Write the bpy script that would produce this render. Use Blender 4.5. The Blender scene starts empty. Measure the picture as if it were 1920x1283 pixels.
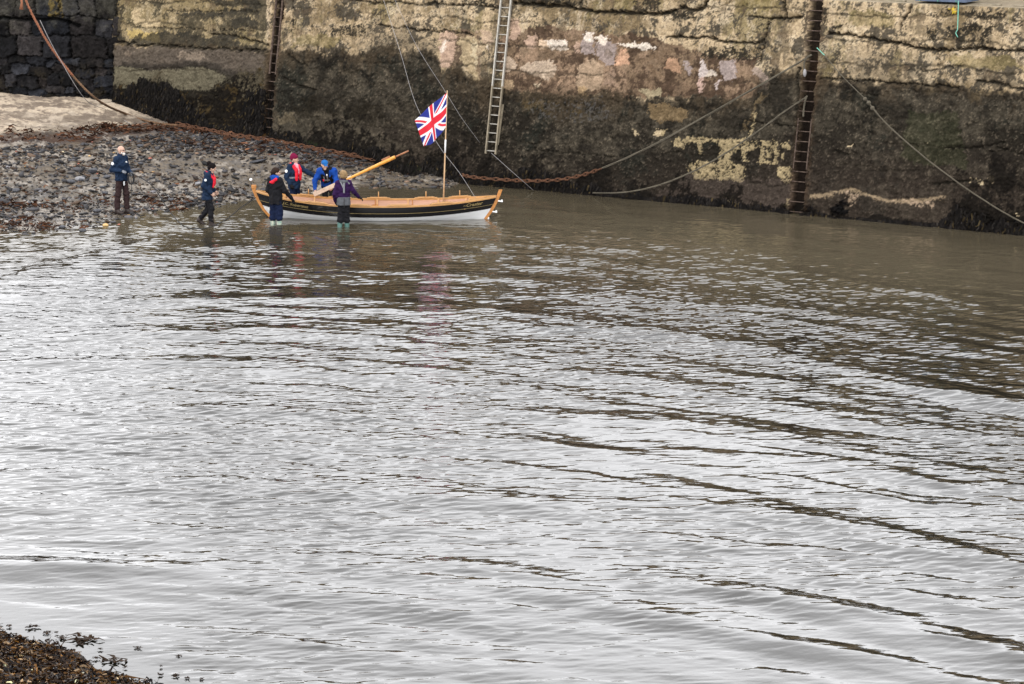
import bpy, math, random
import numpy as np
from mathutils import Vector, Matrix

R = np.random.default_rng(7)
random.seed(7)
scene = bpy.context.scene
COL = scene.collection
rad = math.radians

# ------------------------------------------------------------------ camera
H = 10.3
PITCH = rad(11.8)
FPX = 4735.0
cam_d = bpy.data.cameras.new('camera')
cam = bpy.data.objects.new('camera', cam_d)
COL.objects.link(cam)
cam.location = (0, 0, H)
cam.rotation_euler = (math.pi / 2 - PITCH, 0, 0)
cam_d.sensor_width = 36.0
cam_d.lens = FPX / 1920 * 36.0
cam_d.clip_start = 0.5
cam_d.clip_end = 3000
scene.camera = cam
CF = np.array([0, math.cos(PITCH), -math.sin(PITCH)])
CU = np.array([0, math.sin(PITCH), math.cos(PITCH)])
CO = np.array([0, 0, H])


def ray(px, py):
    return CF * FPX + np.array([1., 0, 0]) * (px - 960) + CU * (641.5 - py)


def onz(px, py, z=0.0):
    d = ray(px, py)
    return CO + d * ((z - H) / d[2])


def ony(px, py, y):
    d = ray(px, py)
    return CO + d * (y / d[1])


def project(P):
    q = P - CO
    dep = q @ CF
    return 960 + FPX * q[..., 0] / dep, 641.5 - FPX * (q @ CU) / dep


# ------------------------------------------------------------------ noise
def fnoise(n0, n1, beta=1.6, low=0.0, a0=1.0, a1=1.0, seed=0):
    """smooth random field, unit variance, spectrum f^-beta; a0/a1 stretch features along each axis"""
    g = np.random.default_rng(seed)
    w = g.standard_normal((n0, n1))
    f0 = np.fft.fftfreq(n0)[:, None] * a0
    f1 = np.fft.rfftfreq(n1)[None, :] * a1
    f = np.sqrt(f0 * f0 + f1 * f1)
    s = 1.0 / np.maximum(f, 1e-6) ** beta
    s[f < low] = 0
    s[0, 0] = 0
    o = np.fft.irfft2(np.fft.rfft2(w) * s, s=(n0, n1))
    return o / o.std()


def sstep(a, b, x):
    t = np.clip((x - a) / (b - a), 0, 1)
    return t * t * (3 - 2 * t)


# ------------------------------------------------------------------ mesh helpers
def mesh_np(name, V, F, mat=None, parent=None, smooth=True, col=None, attrs=None):
    V = np.asarray(V, dtype=np.float32)
    F = np.asarray(F, dtype=np.int32)
    k = F.shape[1]
    me = bpy.data.meshes.new(name)
    me.vertices.add(len(V))
    me.vertices.foreach_set('co', V.ravel())
    me.loops.add(F.size)
    me.loops.foreach_set('vertex_index', F.ravel())
    me.polygons.add(len(F))
    me.polygons.foreach_set('loop_start', np.arange(0, F.size, k, dtype=np.int32))
    me.update(calc_edges=True)
    me.validate(verbose=False)
    if smooth:
        me.polygons.foreach_set('use_smooth', np.ones(len(me.polygons), dtype=bool))
    if col is not None:
        a = me.color_attributes.new('tint', 'FLOAT_COLOR', 'POINT')
        c = np.ones((len(V), 4), dtype=np.float32)
        c[:, :3] = col
        a.data.foreach_set('color', c.ravel())
    for n, v in (attrs or {}).items():
        a = me.attributes.new(n, 'FLOAT', 'POINT')
        a.data.foreach_set('value', np.asarray(v, dtype=np.float32).ravel())
    if mat:
        me.materials.append(mat)
    o = bpy.data.objects.new(name, me)
    COL.objects.link(o)
    if parent is not None:
        o.parent = parent
    return o


def grid_faces(n0, n1):
    i = np.arange(n0 - 1)[:, None] * n1 + np.arange(n1 - 1)[None, :]
    i = i.ravel()
    return np.stack([i, i + 1, i + n1 + 1, i + n1], 1)


class MB:
    """collects simple shapes and links them as ONE mesh object"""

    def __init__(s):
        s.v = []
        s.f = []

    def add(s, vs, fs):
        b = len(s.v)
        s.v += [tuple(map(float, p)) for p in vs]
        s.f += [tuple(b + i for i in f) for f in fs]

    def box(s, c, size, ax=None):
        c = np.array(c, float)
        A = np.eye(3) if ax is None else np.array(ax, float)
        h = np.array(size, float) / 2
        vs = [c + A[0] * h[0] * x + A[1] * h[1] * y + A[2] * h[2] * z
              for x in (-1, 1) for y in (-1, 1) for z in (-1, 1)]
        s.add(vs, [(0, 1, 3, 2), (4, 6, 7, 5), (0, 4, 5, 1), (2, 3, 7, 6), (0, 2, 6, 4), (1, 5, 7, 3)])

    def bar(s, a, b, w, h, up=(0, 0, 1)):
        a = np.array(a, float)
        b = np.array(b, float)
        d = b - a
        L = np.linalg.norm(d)
        d /= L
        sd = np.cross(d, up)
        sd /= np.linalg.norm(sd)
        u = np.cross(sd, d)
        s.box((a + b) / 2, (L, w, h), (d, sd, u))

    def tube(s, pts, r, n=8, cap=True):
        P = np.array(pts, float)
        m = len(P)
        rr = np.full(m, r) if np.isscalar(r) else np.array(r, float)
        T = np.gradient(P, axis=0)
        T /= np.linalg.norm(T, axis=1)[:, None] + 1e-9
        up = np.array([0, 0, 1.]) if abs(T[0][2]) < .9 else np.array([1., 0, 0])
        vs = []
        N = np.cross(T[0], up)
        N /= np.linalg.norm(N)
        for i in range(m):
            N = N - T[i] * (N @ T[i])
            N /= np.linalg.norm(N) + 1e-9
            B = np.cross(T[i], N)
            for k in range(n):
                a = 2 * math.pi * k / n
                vs.append(P[i] + rr[i] * (math.cos(a) * N + math.sin(a) * B))
        fs = [(i * n + k, i * n + (k + 1) % n, (i + 1) * n + (k + 1) % n, (i + 1) * n + k)
              for i in range(m - 1) for k in range(n)]
        if cap:
            fs.append(tuple(range(n))[::-1])
            fs.append(tuple(range((m - 1) * n, m * n)))
        s.add(vs, fs)

    def sweep(s, P, N, B, prof):
        """profile (list of (n,b)) swept along points P with frames N, B"""
        P = np.array(P); N = np.array(N); B = np.array(B)
        n = len(prof)
        m = len(P)
        vs = [P[i] + N[i] * q[0] + B[i] * q[1] for i in range(m) for q in prof]
        fs = [(i * n + k, i * n + (k + 1) % n, (i + 1) * n + (k + 1) % n, (i + 1) * n + k)
              for i in range(m - 1) for k in range(n)]
        fs.append(tuple(range(n))[::-1])
        fs.append(tuple(range((m - 1) * n, m * n)))
        s.add(vs, fs)

    def ball(s, c, r, n=10, m=7, scale=(1, 1, 1)):
        c = np.array(c, float)
        vs = [c + np.array((0, 0, r * scale[2]))]
        for i in range(1, m):
            t = math.pi * i / m
            for k in range(n):
                a = 2 * math.pi * k / n
                vs.append(c + r * np.array((math.sin(t) * math.cos(a) * scale[0], math.sin(t) * math.sin(a) * scale[1], math.cos(t) * scale[2])))
        vs.append(c - np.array((0, 0, r * scale[2])))
        fs = [(0, 1 + k, 1 + (k + 1) % n) for k in range(n)]
        for i in range(m - 2):
            for k in range(n):
                fs.append((1 + i * n + k, 1 + (i + 1) * n + k, 1 + (i + 1) * n + (k + 1) % n, 1 + i * n + (k + 1) % n))
        e = len(vs) - 1
        fs += [(e, 1 + (m - 2) * n + (k + 1) % n, 1 + (m - 2) * n + k) for k in range(n)]
        s.add(vs, fs)

    def torus(s, c, A, B, r, rr, n=12, m=6, stretch=1.0):
        """ring in the plane A,B; stretch lengthens it along A"""
        c = np.array(c, float); A = np.array(A, float); B = np.array(B, float)
        C = np.cross(A, B)
        vs = []
        for i in range(n):
            a = 2 * math.pi * i / n
            ctr = c + A * math.cos(a) * r * stretch + B * math.sin(a) * r
            d = A * math.cos(a) + B * math.sin(a)
            for k in range(m):
                t = 2 * math.pi * k / m
                vs.append(ctr + rr * (d * math.cos(t) + C * math.sin(t)))
        fs = [(i * m + k, ((i + 1) % n) * m + k, ((i + 1) % n) * m + (k + 1) % m, i * m + (k + 1) % m)
              for i in range(n) for k in range(m)]
        s.add(vs, fs)

    def build(s, name, mat=None, parent=None, smooth=False, bevel=0.0):
        me = bpy.data.meshes.new(name)
        me.from_pydata(s.v, [], s.f)
        me.update()
        if smooth:
            me.polygons.foreach_set('use_smooth', np.ones(len(me.polygons), dtype=bool))
        if mat:
            me.materials.append(mat)
        o = bpy.data.objects.new(name, me)
        COL.objects.link(o)
        if parent is not None:
            o.parent = parent
        if bevel:
            b = o.modifiers.new('bevel', 'BEVEL')
            b.width = bevel
            b.segments = 2
            b.limit_method = 'ANGLE'
        return o


def tag(o, label=None, cat=None, group=None, kind=None):
    if label: o['label'] = label
    if cat: o['category'] = cat
    if group: o['group'] = group
    if kind: o['kind'] = kind
    return o


def empty(name, loc, label, cat, group=None):
    o = bpy.data.objects.new(name, None)
    o.location = tuple(map(float, loc))
    o.empty_display_size = .2
    COL.objects.link(o)
    return tag(o, label, cat, group)


# ------------------------------------------------------------------ materials
def new_mat(name):
    m = bpy.data.materials.new(name)
    m.use_nodes = True
    nt = m.node_tree
    return m, nt, nt.nodes['Principled BSDF']


def nd(nt, typ, **kw):
    n = nt.nodes.new(typ)
    for k, v in kw.items():
        if k in n.inputs:
            n.inputs[k].default_value = v
        else:
            setattr(n, k, v)
    return n


def plain(name, c, rough=.6, metal=0.0, var=.18, scale=30, bump=.15, bscale=None, spec=.4, stretch=None, c2=None, dist=.01):
    """colour with fine procedural variation and bump, object coordinates"""
    m, nt, b = new_mat(name)
    L = nt.links
    tc = nd(nt, 'ShaderNodeTexCoord')
    src = tc.outputs['Object']
    if stretch:
        mp = nd(nt, 'ShaderNodeMapping', Scale=stretch)
        L.new(src, mp.inputs['Vector'])
        src = mp.outputs['Vector']
    n = nd(nt, 'ShaderNodeTexNoise', Scale=scale, Detail=5.0, Roughness=.6)
    L.new(src, n.inputs['Vector'])
    mx = nd(nt, 'ShaderNodeMix', data_type='RGBA')
    c = np.array(c)
    a = np.clip(c * (1 - var), 0, 1)
    d = np.clip(c * (1 + var), 0, 1) if c2 is None else np.array(c2)
    mx.inputs[6].default_value = (*a, 1)
    mx.inputs[7].default_value = (*d, 1)
    rp = nd(nt, 'ShaderNodeMapRange')
    rp.inputs[1].default_value = .3
    rp.inputs[2].default_value = .7
    L.new(n.outputs['Fac'], rp.inputs[0])
    L.new(rp.outputs[0], mx.inputs[0])
    L.new(mx.outputs[2], b.inputs['Base Color'])
    b.inputs['Roughness'].default_value = rough
    b.inputs['Metallic'].default_value = metal
    b.inputs['Specular IOR Level'].default_value = spec
    if bump:
        n2 = nd(nt, 'ShaderNodeTexNoise', Scale=bscale or scale * 2, Detail=4.0)
        L.new(src, n2.inputs['Vector'])
        bp = nd(nt, 'ShaderNodeBump', Strength=bump, Distance=dist)
        L.new(n2.outputs['Fac'], bp.inputs['Height'])
        L.new(bp.outputs['Normal'], b.inputs['Normal'])
    return m


def tinted(name, rough=.8, spec=.3, sp_scale=14.0, sp_amt=.5, bump=.5, dist=.02, wet=None, fine=60.0):
    """base colour from the mesh's own 'tint' attribute, broken up by two scales of procedural noise"""
    m, nt, b = new_mat(name)
    L = nt.links
    at = nd(nt, 'ShaderNodeAttribute', attribute_name='tint')
    tc = nd(nt, 'ShaderNodeTexCoord')
    n = nd(nt, 'ShaderNodeTexNoise', Scale=sp_scale, Detail=8.0, Roughness=.72)
    n2 = nd(nt, 'ShaderNodeTexNoise', Scale=fine, Detail=4.0, Roughness=.7)
    L.new(tc.outputs['Object'], n.inputs['Vector'])
    L.new(tc.outputs['Object'], n2.inputs['Vector'])
    ad = nd(nt, 'ShaderNodeMath', operation='ADD')
    L.new(n.outputs['Fac'], ad.inputs[0])
    L.new(n2.outputs['Fac'], ad.inputs[1])
    rp = nd(nt, 'ShaderNodeMapRange')
    rp.inputs[1].default_value = .65
    rp.inputs[2].default_value = 1.35
    rp.inputs[3].default_value = 1 - sp_amt
    rp.inputs[4].default_value = 1 + sp_amt
    L.new(ad.outputs[0], rp.inputs[0])
    mu = nd(nt, 'ShaderNodeVectorMath', operation='SCALE')
    L.new(at.outputs['Color'], mu.inputs[0])
    L.new(rp.outputs[0], mu.inputs['Scale'])
    L.new(mu.outputs[0], b.inputs['Base Color'])
    b.inputs['Specular IOR Level'].default_value = spec
    if wet:
        aw = nd(nt, 'ShaderNodeAttribute', attribute_name=wet)
        r2 = nd(nt, 'ShaderNodeMapRange')
        r2.inputs[3].default_value = rough
        r2.inputs[4].default_value = .22
        L.new(aw.outputs['Fac'], r2.inputs[0])
        L.new(r2.outputs[0], b.inputs['Roughness'])
    else:
        b.inputs['Roughness'].default_value = rough
    bp = nd(nt, 'ShaderNodeBump', Strength=bump, Distance=dist)
    L.new(ad.outputs[0], bp.inputs['Height'])
    L.new(bp.outputs['Normal'], b.inputs['Normal'])
    return m


# ------------------------------------------------------------------ sky and sun (overcast)
scene.view_settings.view_transform = 'Standard'
scene.view_settings.look = 'None'
scene.view_settings.exposure = 0
scene.view_settings.gamma = 1
SUN_EL, SUN_AZ = rad(52), rad(205)
w = bpy.data.worlds.new('World')
scene.world = w
w.use_nodes = True
nt = w.node_tree
bg = nt.nodes['Background']
sky = nd(nt, 'ShaderNodeTexSky', sky_type='NISHITA', sun_disc=False)
sky.sun_elevation = SUN_EL
sky.sun_rotation = SUN_AZ
tc = nd(nt, 'ShaderNodeTexCoord')
cn = nd(nt, 'ShaderNodeTexNoise', Scale=3.2, Detail=6.0, Roughness=.55)
nt.links.new(tc.outputs['Generated'], cn.inputs['Vector'])
cr = nd(nt, 'ShaderNodeMapRange')
cr.inputs[1].default_value = .3
cr.inputs[2].default_value = .7
cr.inputs[3].default_value = 29.0
cr.inputs[4].default_value = 42.0
nt.links.new(cn.outputs['Fac'], cr.inputs[0])
cc = nd(nt, 'ShaderNodeVectorMath', operation='SCALE')
cc.inputs[0].default_value = (1.0, 1.0, 1.02)
# thick cloud overhead, thinner and brighter towards the horizon
sx = nd(nt, 'ShaderNodeSeparateXYZ')
nt.links.new(tc.outputs['Generated'], sx.inputs[0])
el = nd(nt, 'ShaderNodeValToRGB')
el.color_ramp.interpolation = 'B_SPLINE'
for i, (p_, v_) in enumerate(((0, .85), (.12, .98), (.30, 1.0), (.42, .74), (.60, .55), (1.0, .52))):
    e_ = el.color_ramp.elements[i] if i < 2 else el.color_ramp.elements.new(p_)
    e_.position = p_
    e_.color = (v_, v_, v_, 1)
nt.links.new(sx.outputs['Z'], el.inputs[0])
ml = nd(nt, 'ShaderNodeMath', operation='MULTIPLY')
nt.links.new(cr.outputs[0], ml.inputs[0])
nt.links.new(el.outputs[0], ml.inputs[1])
nt.links.new(ml.outputs[0], cc.inputs['Scale'])
mx = nd(nt, 'ShaderNodeMix', data_type='RGBA')
mx.inputs[0].default_value = .93          # cloud cover over the clear sky
nt.links.new(sky.outputs[0], mx.inputs[6])
nt.links.new(cc.outputs[0], mx.inputs[7])
nt.links.new(mx.outputs[2], bg.inputs['Color'])
bg.inputs['Strength'].default_value = .1
sd = bpy.data.lights.new('sun', 'SUN')
sd.energy = 1.5
sd.angle = rad(11)
sd.color = (1, .96, .9)
so = bpy.data.objects.new('sun', sd)
COL.objects.link(so)
sdir = np.array([math.sin(SUN_AZ) * math.cos(SUN_EL), math.cos(SUN_AZ) * math.cos(SUN_EL), math.sin(SUN_EL)])
so.rotation_euler = Vector(-sdir).to_track_quat('-Z', 'Y').to_euler()
so.location = (0, 0, 40)
# ------------------------------------------------------------------ quay wall plane
WA = onz(1100, 366)
WB = onz(1920, 441)
WD = (WB - WA) / np.linalg.norm(WB - WA)          # along the wall, to the right
WN = np.array([-WD[1], WD[0], 0])                 # into the wall (away from the water)
BAT = 0.185
W0 = WA + WD * ((onz(215, 285)[0] - WA[0]) / WD[0])


def wall_pt(u, z, out=0.0):
    """point on the battered wall face"""
    u = np.asarray(u, float)[..., None]
    z = np.asarray(z, float)[..., None]
    return W0 + WD * u + WN * (BAT * z) + np.array([0, 0, 1.]) * z - WN * (np.asarray(out, float)[..., None])


def onwall(px, py, out=0.0):
    """photo point -> point on the wall face (moved out a little)"""
    d = ray(px, py)
    nn = WN - np.array([0, 0, BAT])
    t = ((W0 - WN * out - CO) @ nn) / (d @ nn)
    return CO + d * t


def wall_uz(px, py):
    p = onwall(px, py)
    return (p - W0) @ WD, p[2]


WTOP = onwall(1715, 8)[2]
# ------------------------------------------------------------------ beach / sea bed height
ctrl = []
for px, py in ((215, 191), (330, 234), (420, 250), (500, 263), (600, 283), (700, 305), (800, 322)):
    p = onwall(px, py)
    ctrl.append((p[0], p[1], p[2]))
    q = p + WN * 4
    ctrl.append((q[0], q[1], p[2] + .1))
for px, py, z in ((0, 438, 0), (60, 436, 0), (150, 427, 0), (230, 403, 0.02), (320, 393, 0), (400, 386, 0), (470, 378, 0), (560, 366, 0),
                  (640, 357, 0), (700, 346, 0), (790, 336, 0), (870, 339, -.02), (-200, 444, 0), (0, 185, 1.66), (100, 184, 1.62), (-220, 185, 1.72),
                  (230, 470, -.22), (700, 440, -.27), (500, 430, -.2), (900, 405, -.24), (1010, 372, -.2), (1300, 395, -.5), (1505, 408, -.8), (1920, 450, -1.0),
                  (960, 700, -1.2), (0, 700, -.6), (960, 1283, -1.0), (1920, 1283, -1.3), (1920, 700, -1.3), (60, 1090, -.2),
                  (0, 1192, 0), (80, 1205, 0), (150, 1225, 0), (180, 1255, 0), (290, 1290, 0), (0, 1283, .3), (-150, 1200, .3), (-160, 1290, .45),
                  (100, 1400, .5), (-200, 1450, .8), (400, 1380, 0)):
    p = onz(px, py, z)
    ctrl.append((p[0], p[1], z))
ctrl = np.array(ctrl)


def _fit():
    n = len(ctrl)
    d = np.linalg.norm(ctrl[:, None, :2] - ctrl[None, :, :2], axis=2)
    A = np.zeros((n + 3, n + 3))
    A[:n, :n] = d
    A[:n, n] = 1
    A[:n, n + 1:] = ctrl[:, :2]
    A[n, :n] = 1
    A[n + 1:, :n] = ctrl[:, :2].T
    b = np.zeros(n + 3)
    b[:n] = ctrl[:, 2]
    return np.linalg.solve(A, b)


_cf = _fit()


def hbase(x, y):
    x = np.asarray(x, float)
    y = np.asarray(y, float)
    s = _cf[-3] + _cf[-2] * np.clip(x, -25, 25) + _cf[-1] * np.clip(y, 20, 85)
    xc = np.clip(x, -25, 25)
    yc = np.clip(y, 20, 85)
    for i in range(len(ctrl)):
        s = s + _cf[i] * np.hypot(xc - ctrl[i, 0], yc - ctrl[i, 1])
    return np.clip(s, -1.6, 2.0)


def onbeach(px, py, lift=0.0):
    d = ray(px, py)
    t0 = (2.1 - H) / d[2]
    t1 = (-1.7 - H) / d[2]
    for k in range(40):
        t = (t0 + t1) / 2
        p = CO + d * t
        if p[2] > hbase(p[0], p[1]):
            t0 = t
        else:
            t1 = t
    p = CO + d * t0
    return np.array([p[0], p[1], float(hbase(p[0], p[1])) + lift])


# ------------------------------------------------------------------ ground sheet
gx = np.concatenate([[-600, -200, -80, -40], np.arange(-25, -17, .5), np.arange(-17, 4.0, .05), np.arange(4.0, 25, .5), [30, 40, 80, 200, 600]])
gy = np.concatenate([[-300, -100, -20], np.arange(0, 24, 2), np.arange(24, 34, .12), np.arange(34, 60, .4), np.arange(60, 80.5, .05), [82, 85, 90, 120, 200, 600]])
GX, GY = np.meshgrid(gx, gy, indexing='ij')
GZ = hbase(GX, GY)
nx, ny = GX.shape
# fine relief from noise fields sampled on the regular dense part
NB = 1024
nzA = fnoise(NB, NB, 1.5, low=.004, a0=1.0, a1=1.0, seed=3)
nzB = fnoise(NB, NB, .8, low=.03, seed=4)
nzC = fnoise(NB, NB, 1.7, low=.002, a0=2.6, a1=1.0, seed=5)
nzD = fnoise(NB, NB, 1.0, low=.014, a0=2.2, a1=1.0, seed=6)


def samp(fld, x, y, step=.05):
    i = np.floor((np.asarray(x) + 40) / step).astype(int) % NB
    j = np.floor(np.asarray(y) / step).astype(int) % NB
    return fld[i, j]


nA, nB2, nC = samp(nzA, GX, GY), samp(nzB, GX, GY), samp(nzC, GX, GY)
PXg, PYg = project(np.stack([GX, GY, GZ], -1))
shore_amp = sstep(-.35, -.02, GZ)
dry = sstep(.95, 1.25, GZ + .06 * nA)               # the pale upper sand
near_far = sstep(50, 58, GY)
GZ2 = GZ + shore_amp * (.022 * nA + .022 * nB2 * (1 - .6 * dry) + .018 * nC) * near_far
# colours (stains and materials of the beach: sand, wrack lines, mud; plus painted wet gleam)
sandc = np.array([.37, .30, .222])
wetc = np.array([.115, .092, .066])
mud = np.array([.06, .05, .038])
slate = np.array([.055, .055, .06])
weedc = np.array([.055, .028, .016])
Cg = np.empty(GX.shape + (3,))
Cg[:] = wetc
Cg += (sandc - wetc) * dry[..., None]
Cg *= (1 + .16 * nA)[..., None]


def blend(C, m, c):
    return C + (np.asarray(c) - C) * np.clip(m, 0, 1)[..., None]


def lineband(pts, half, PX, PY):
    xs, ys = zip(*pts)
    return 1 - sstep(half * .5, half * 1.4, np.abs(PY - np.interp(PX, xs, ys)))


jit = 4.0 * nA + 3.0 * nC
wrack = lineband([(-300, 268), (0, 259), (180, 250), (330, 243), (420, 246), (520, 268)], 11, PXg, PYg + jit) * near_far
Cg = blend(Cg, wrack * .95, weedc * .8)
for pts, hw, s in (([(-300, 222), (0, 222), (120, 217), (200, 222)], 5, .75), ([(-300, 200), (0, 203), (110, 196), (200, 193)], 3, .7),
                   ([(0, 236), (200, 226), (260, 224)], 3.5, .6)):
    Cg = blend(Cg, lineband(pts, hw, PXg, PYg + 1.6 * jit) * s * near_far, (.10, .075, .055))
# scattered streaks of weed and slate grit
Cg = blend(Cg, sstep(.5, 1.3, nC + .4 * nB2) * .75 * near_far * (1 - .6 * dry), weedc)
Cg = blend(Cg, sstep(.2, 1.2, nB2 + .5 * nA) * .6 * near_far * (1 - dry), slate)
Cg = blend(Cg, sstep(.2, .9, samp(nzD, GX * .8 + 7, GY * .42) + .35 * samp(nzD, GX, GY) + .25 * nB2) * .8 * dry, (.12, .09, .068))
Cg = blend(Cg, sstep(.6, 1.4, -samp(nzD, GX * .8 + 7, GY * .42)) * .6 * dry, (.43, .36, .28))
Cg = blend(Cg, sstep(.3, 1.1, samp(nzD, GX, GY * .6)) * .65 * near_far * (1 - dry), (.31, .275, .235))  # pale patches: sky gleam on wet gaps, painted into the colour
Cg = blend(Cg, 1 - sstep(-.25, -.03, GZ), mud)
fgk = (1 - sstep(34, 40, GY)) * sstep(-.3, -.1, GZ)
Cg = blend(Cg, fgk, (.016, .009, .005))
wet = (1 - sstep(.15, .7, GZ + .05 * nA)) * near_far
M_beach = tinted('beach_sand', rough=.9, spec=.40, sp_scale=9, sp_amt=.35, bump=.5, dist=.03, wet='wet', fine=30)
V = np.stack([GX, GY, GZ2], -1).reshape(-1, 3)
beach = mesh_np('beach', V, grid_faces(nx, ny)[:, ::-1], M_beach, col=Cg.reshape(-1, 3), attrs={'wet': wet})
tag(beach, 'pale sand and dark shingle beach sloping into the harbour', 'beach', kind='structure')


def hground(x, y):
    """height of the finished sheet near a point"""
    i = np.clip(np.searchsorted(gx, x), 1, nx - 1)
    j = np.clip(np.searchsorted(gy, y), 1, ny - 1)
    return np.maximum(np.maximum(GZ2[i, j], GZ2[i - 1, j]), np.maximum(GZ2[i, j - 1], GZ2[i - 1, j - 1]))


# ------------------------------------------------------------------ water
NW = 2048
DW = .03


def wavefield(lmin, lmax, thd, spread, seed, p=1.0):
    """band of waves lmin..lmax (m), travelling around direction thd (deg), returned with unit RMS slope"""
    g = np.random.default_rng(seed)
    kx = np.fft.fftfreq(NW, DW)[:, None] * 2 * np.pi
    ky = np.fft.rfftfreq(NW, DW)[None, :] * 2 * np.pi
    k = np.hypot(kx, ky) + 1e-9
    th = np.arctan2(ky, kx)
    k0, k1 = 2 * np.pi / lmax, 2 * np.pi / lmin
    s = np.exp(-np.clip(k0 / k - 1, 0, None) ** 2 * 4) * np.exp(-np.clip(k / k1 - 1, 0, None) ** 2 * 3) / k ** p / k
    s[k < k0 * .4] = 0
    s[k > k1 * 2] = 0
    dth = np.angle(np.exp(1j * 2 * (th - rad(thd)))) / 2
    s = s * np.exp(-(dth / rad(spread)) ** 2 / 2)
    F = np.fft.rfft2(g.standard_normal((NW, NW))) * s
    h = np.fft.irfft2(F, s=(NW, NW))
    sx = np.fft.irfft2(F * 1j * kx, s=(NW, NW))
    sy = np.fft.irfft2(F * 1j * ky, s=(NW, NW))
    return h / math.sqrt((sx ** 2 + sy ** 2).mean())


def wsamp(f, x, y):
    u = (x + 45) / DW
    v = (y + 5) / DW
    i = np.floor(u).astype(int)
    j = np.floor(v).astype(int)
    a = u - i
    b = v - j
    i0, i1, j0, j1 = i % NW, (i + 1) % NW, j % NW, (j + 1) % NW
    return (f[i0, j0] * (1 - a) * (1 - b) + f[i1, j0] * a * (1 - b) + f[i0, j1] * (1 - a) * b + f[i1, j1] * a * b)


swell = wavefield(1.3, 3.8, 88, 19, 11)
chop = wavefield(.6, 1.5, 80, 30, 12)
rip = wavefield(.085, .22, 106, 24, 13, p=.5)
rip2 = wavefield(.22, .55, 99, 24, 14)
patch = fnoise(512, 512, 1.9, low=.006, a0=.6, a1=1.0, seed=15)

wx = np.concatenate([[-600, -150, -60, -30], np.arange(-16, 16.01, .036), [30, 60, 150, 600]])
wy = np.concatenate([[-300, -80, 0, 15], np.arange(25, 80, .023), [90, 140, 400]])
WX, WY = np.meshgrid(wx, wy, indexing='ij')
warp = .027 * (np.clip(WX, -18, 18) + 8) ** 2
wrp2 = .016 * (np.clip(WX, -18, 18) + 8) ** 2
hs = wsamp(swell, WX, WY + np.clip(warp, -15, 30))
hc = wsamp(chop, WX, WY + np.clip(wrp2, -15, 30))
hr2 = wsamp(rip2, WX + .1 * WY, WY + .10 * WX)
hr = wsamp(rip, WX + .15 * WY, WY + .02 * WX)
# lean the small waves away from the harbour mouth: long near faces, short steep backs
hr2 = wsamp(rip2, WX + .1 * WY, WY + .10 * WX - .40 * hr2)
hr = wsamp(rip, WX + .15 * WY, WY + .02 * WX - .40 * hr)
hc = wsamp(chop, WX, WY + np.clip(wrp2, -15, 30) - .30 * hc)
pn = patch[(np.floor((WX + 100) / .16).astype(int)) % 512, (np.floor((WY + 10) / .16).astype(int)) % 512]
dwall = -((np.stack([WX, WY], -1) - W0[:2]) @ WN[:2])        # distance out from the wall foot
depth = -hbase(WX, WY)
shal = sstep(-.02, .25, depth)
calm = .30 + .70 * sstep(1.5, 8, dwall)
mid = sstep(28, 38, WY + .25 * WX + 1.5 * pn)
RIP = (.044 + .066 * mid) * calm * (.75 + .25 * shal) * np.clip(1 + .30 * pn, .35, 1.7) * (1 + .40 * (1 - sstep(9, 17, dwall)))
CHP = (.030 + .004 * mid) * calm * (.25 + .75 * shal)
SWL = (.036 - .008 * mid) * calm * (.15 + .85 * shal)
inside = (WX > -16) & (WX < 16) & (WY > 25) & (WY < 80)
WZ = (SWL * (hs + .35 * (hs ** 2) / (hs.std()) * .5) + CHP * hc + RIP * hr + (.38 * RIP + .008) * hr2) * inside
# one low swash line running in towards the figures
sw_pts = np.array([onz(x_, y_)[:2] for x_, y_ in ((-140, 575), (0, 524), (100, 491), (200, 466), (300, 448), (420, 434), (520, 428))])
sd_ = np.full(WX.shape, 9.0)
for a_, b_ in zip(sw_pts[:-1], sw_pts[1:]):
    ab = b_ - a_
    t_ = np.clip(((WX - a_[0]) * ab[0] + (WY - a_[1]) * ab[1]) / (ab @ ab), 0, 1)
    ex, ey = WX - a_[0] - t_ * ab[0], WY - a_[1] - t_ * ab[1]
    sd_ = np.where(np.hypot(ex, ey) < np.abs(sd_), np.hypot(ex, ey) * np.sign(ab[0] * ey - ab[1] * ex), sd_)
sd_ = sd_ + .25 * pn
fade_ = sstep(-.5, -4.0, WX)
WZ = WZ * (1 - .65 * fade_ * np.exp(-((sd_ + .9) / 1.0) ** 2)) + .075 * fade_ * np.where(sd_ < 0, np.exp(-(sd_ / 1.6) ** 2), np.exp(-(sd_ / .35) ** 2))
# dead-flat water against the foreground weed bank
fg = sstep(.0, .16, depth)
WZ *= np.where(WY < 36, .12 + .88 * fg, 1.0)
# brown suspended mud near the shore and wall, darker clear water in the open harbour
muddy = np.clip(np.maximum(1 - sstep(4, 16, dwall), 1 - sstep(.05, .5, depth)), 0, 1) * sstep(34, 46, WY)
wc = np.array([.010, .009, .006]) + (np.array([.074, .062, .040]) - np.array([.010, .009, .006])) * muddy[..., None]
m, nt, b = new_mat('harbour_water')
at = nd(nt, 'ShaderNodeAttribute', attribute_name='tint')
nt.links.new(at.outputs['Color'], b.inputs['Base Color'])
b.inputs['Roughness'].default_value = .04
b.inputs['IOR'].default_value = 1.6
b.inputs['Specular IOR Level'].default_value = .5
tc = nd(nt, 'ShaderNodeTexCoord')
mp = nd(nt, 'ShaderNodeMapping', Scale=(1.0, 1.5, 1.0))
nt.links.new(tc.outputs['Object'], mp.inputs['Vector'])
n1 = nd(nt, 'ShaderNodeTexNoise', Scale=7.0, Detail=3.0, Roughness=.5)
nt.links.new(mp.outputs['Vector'], n1.inputs['Vector'])
bp = nd(nt, 'ShaderNodeBump', Strength=.22, Distance=.012)
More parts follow.
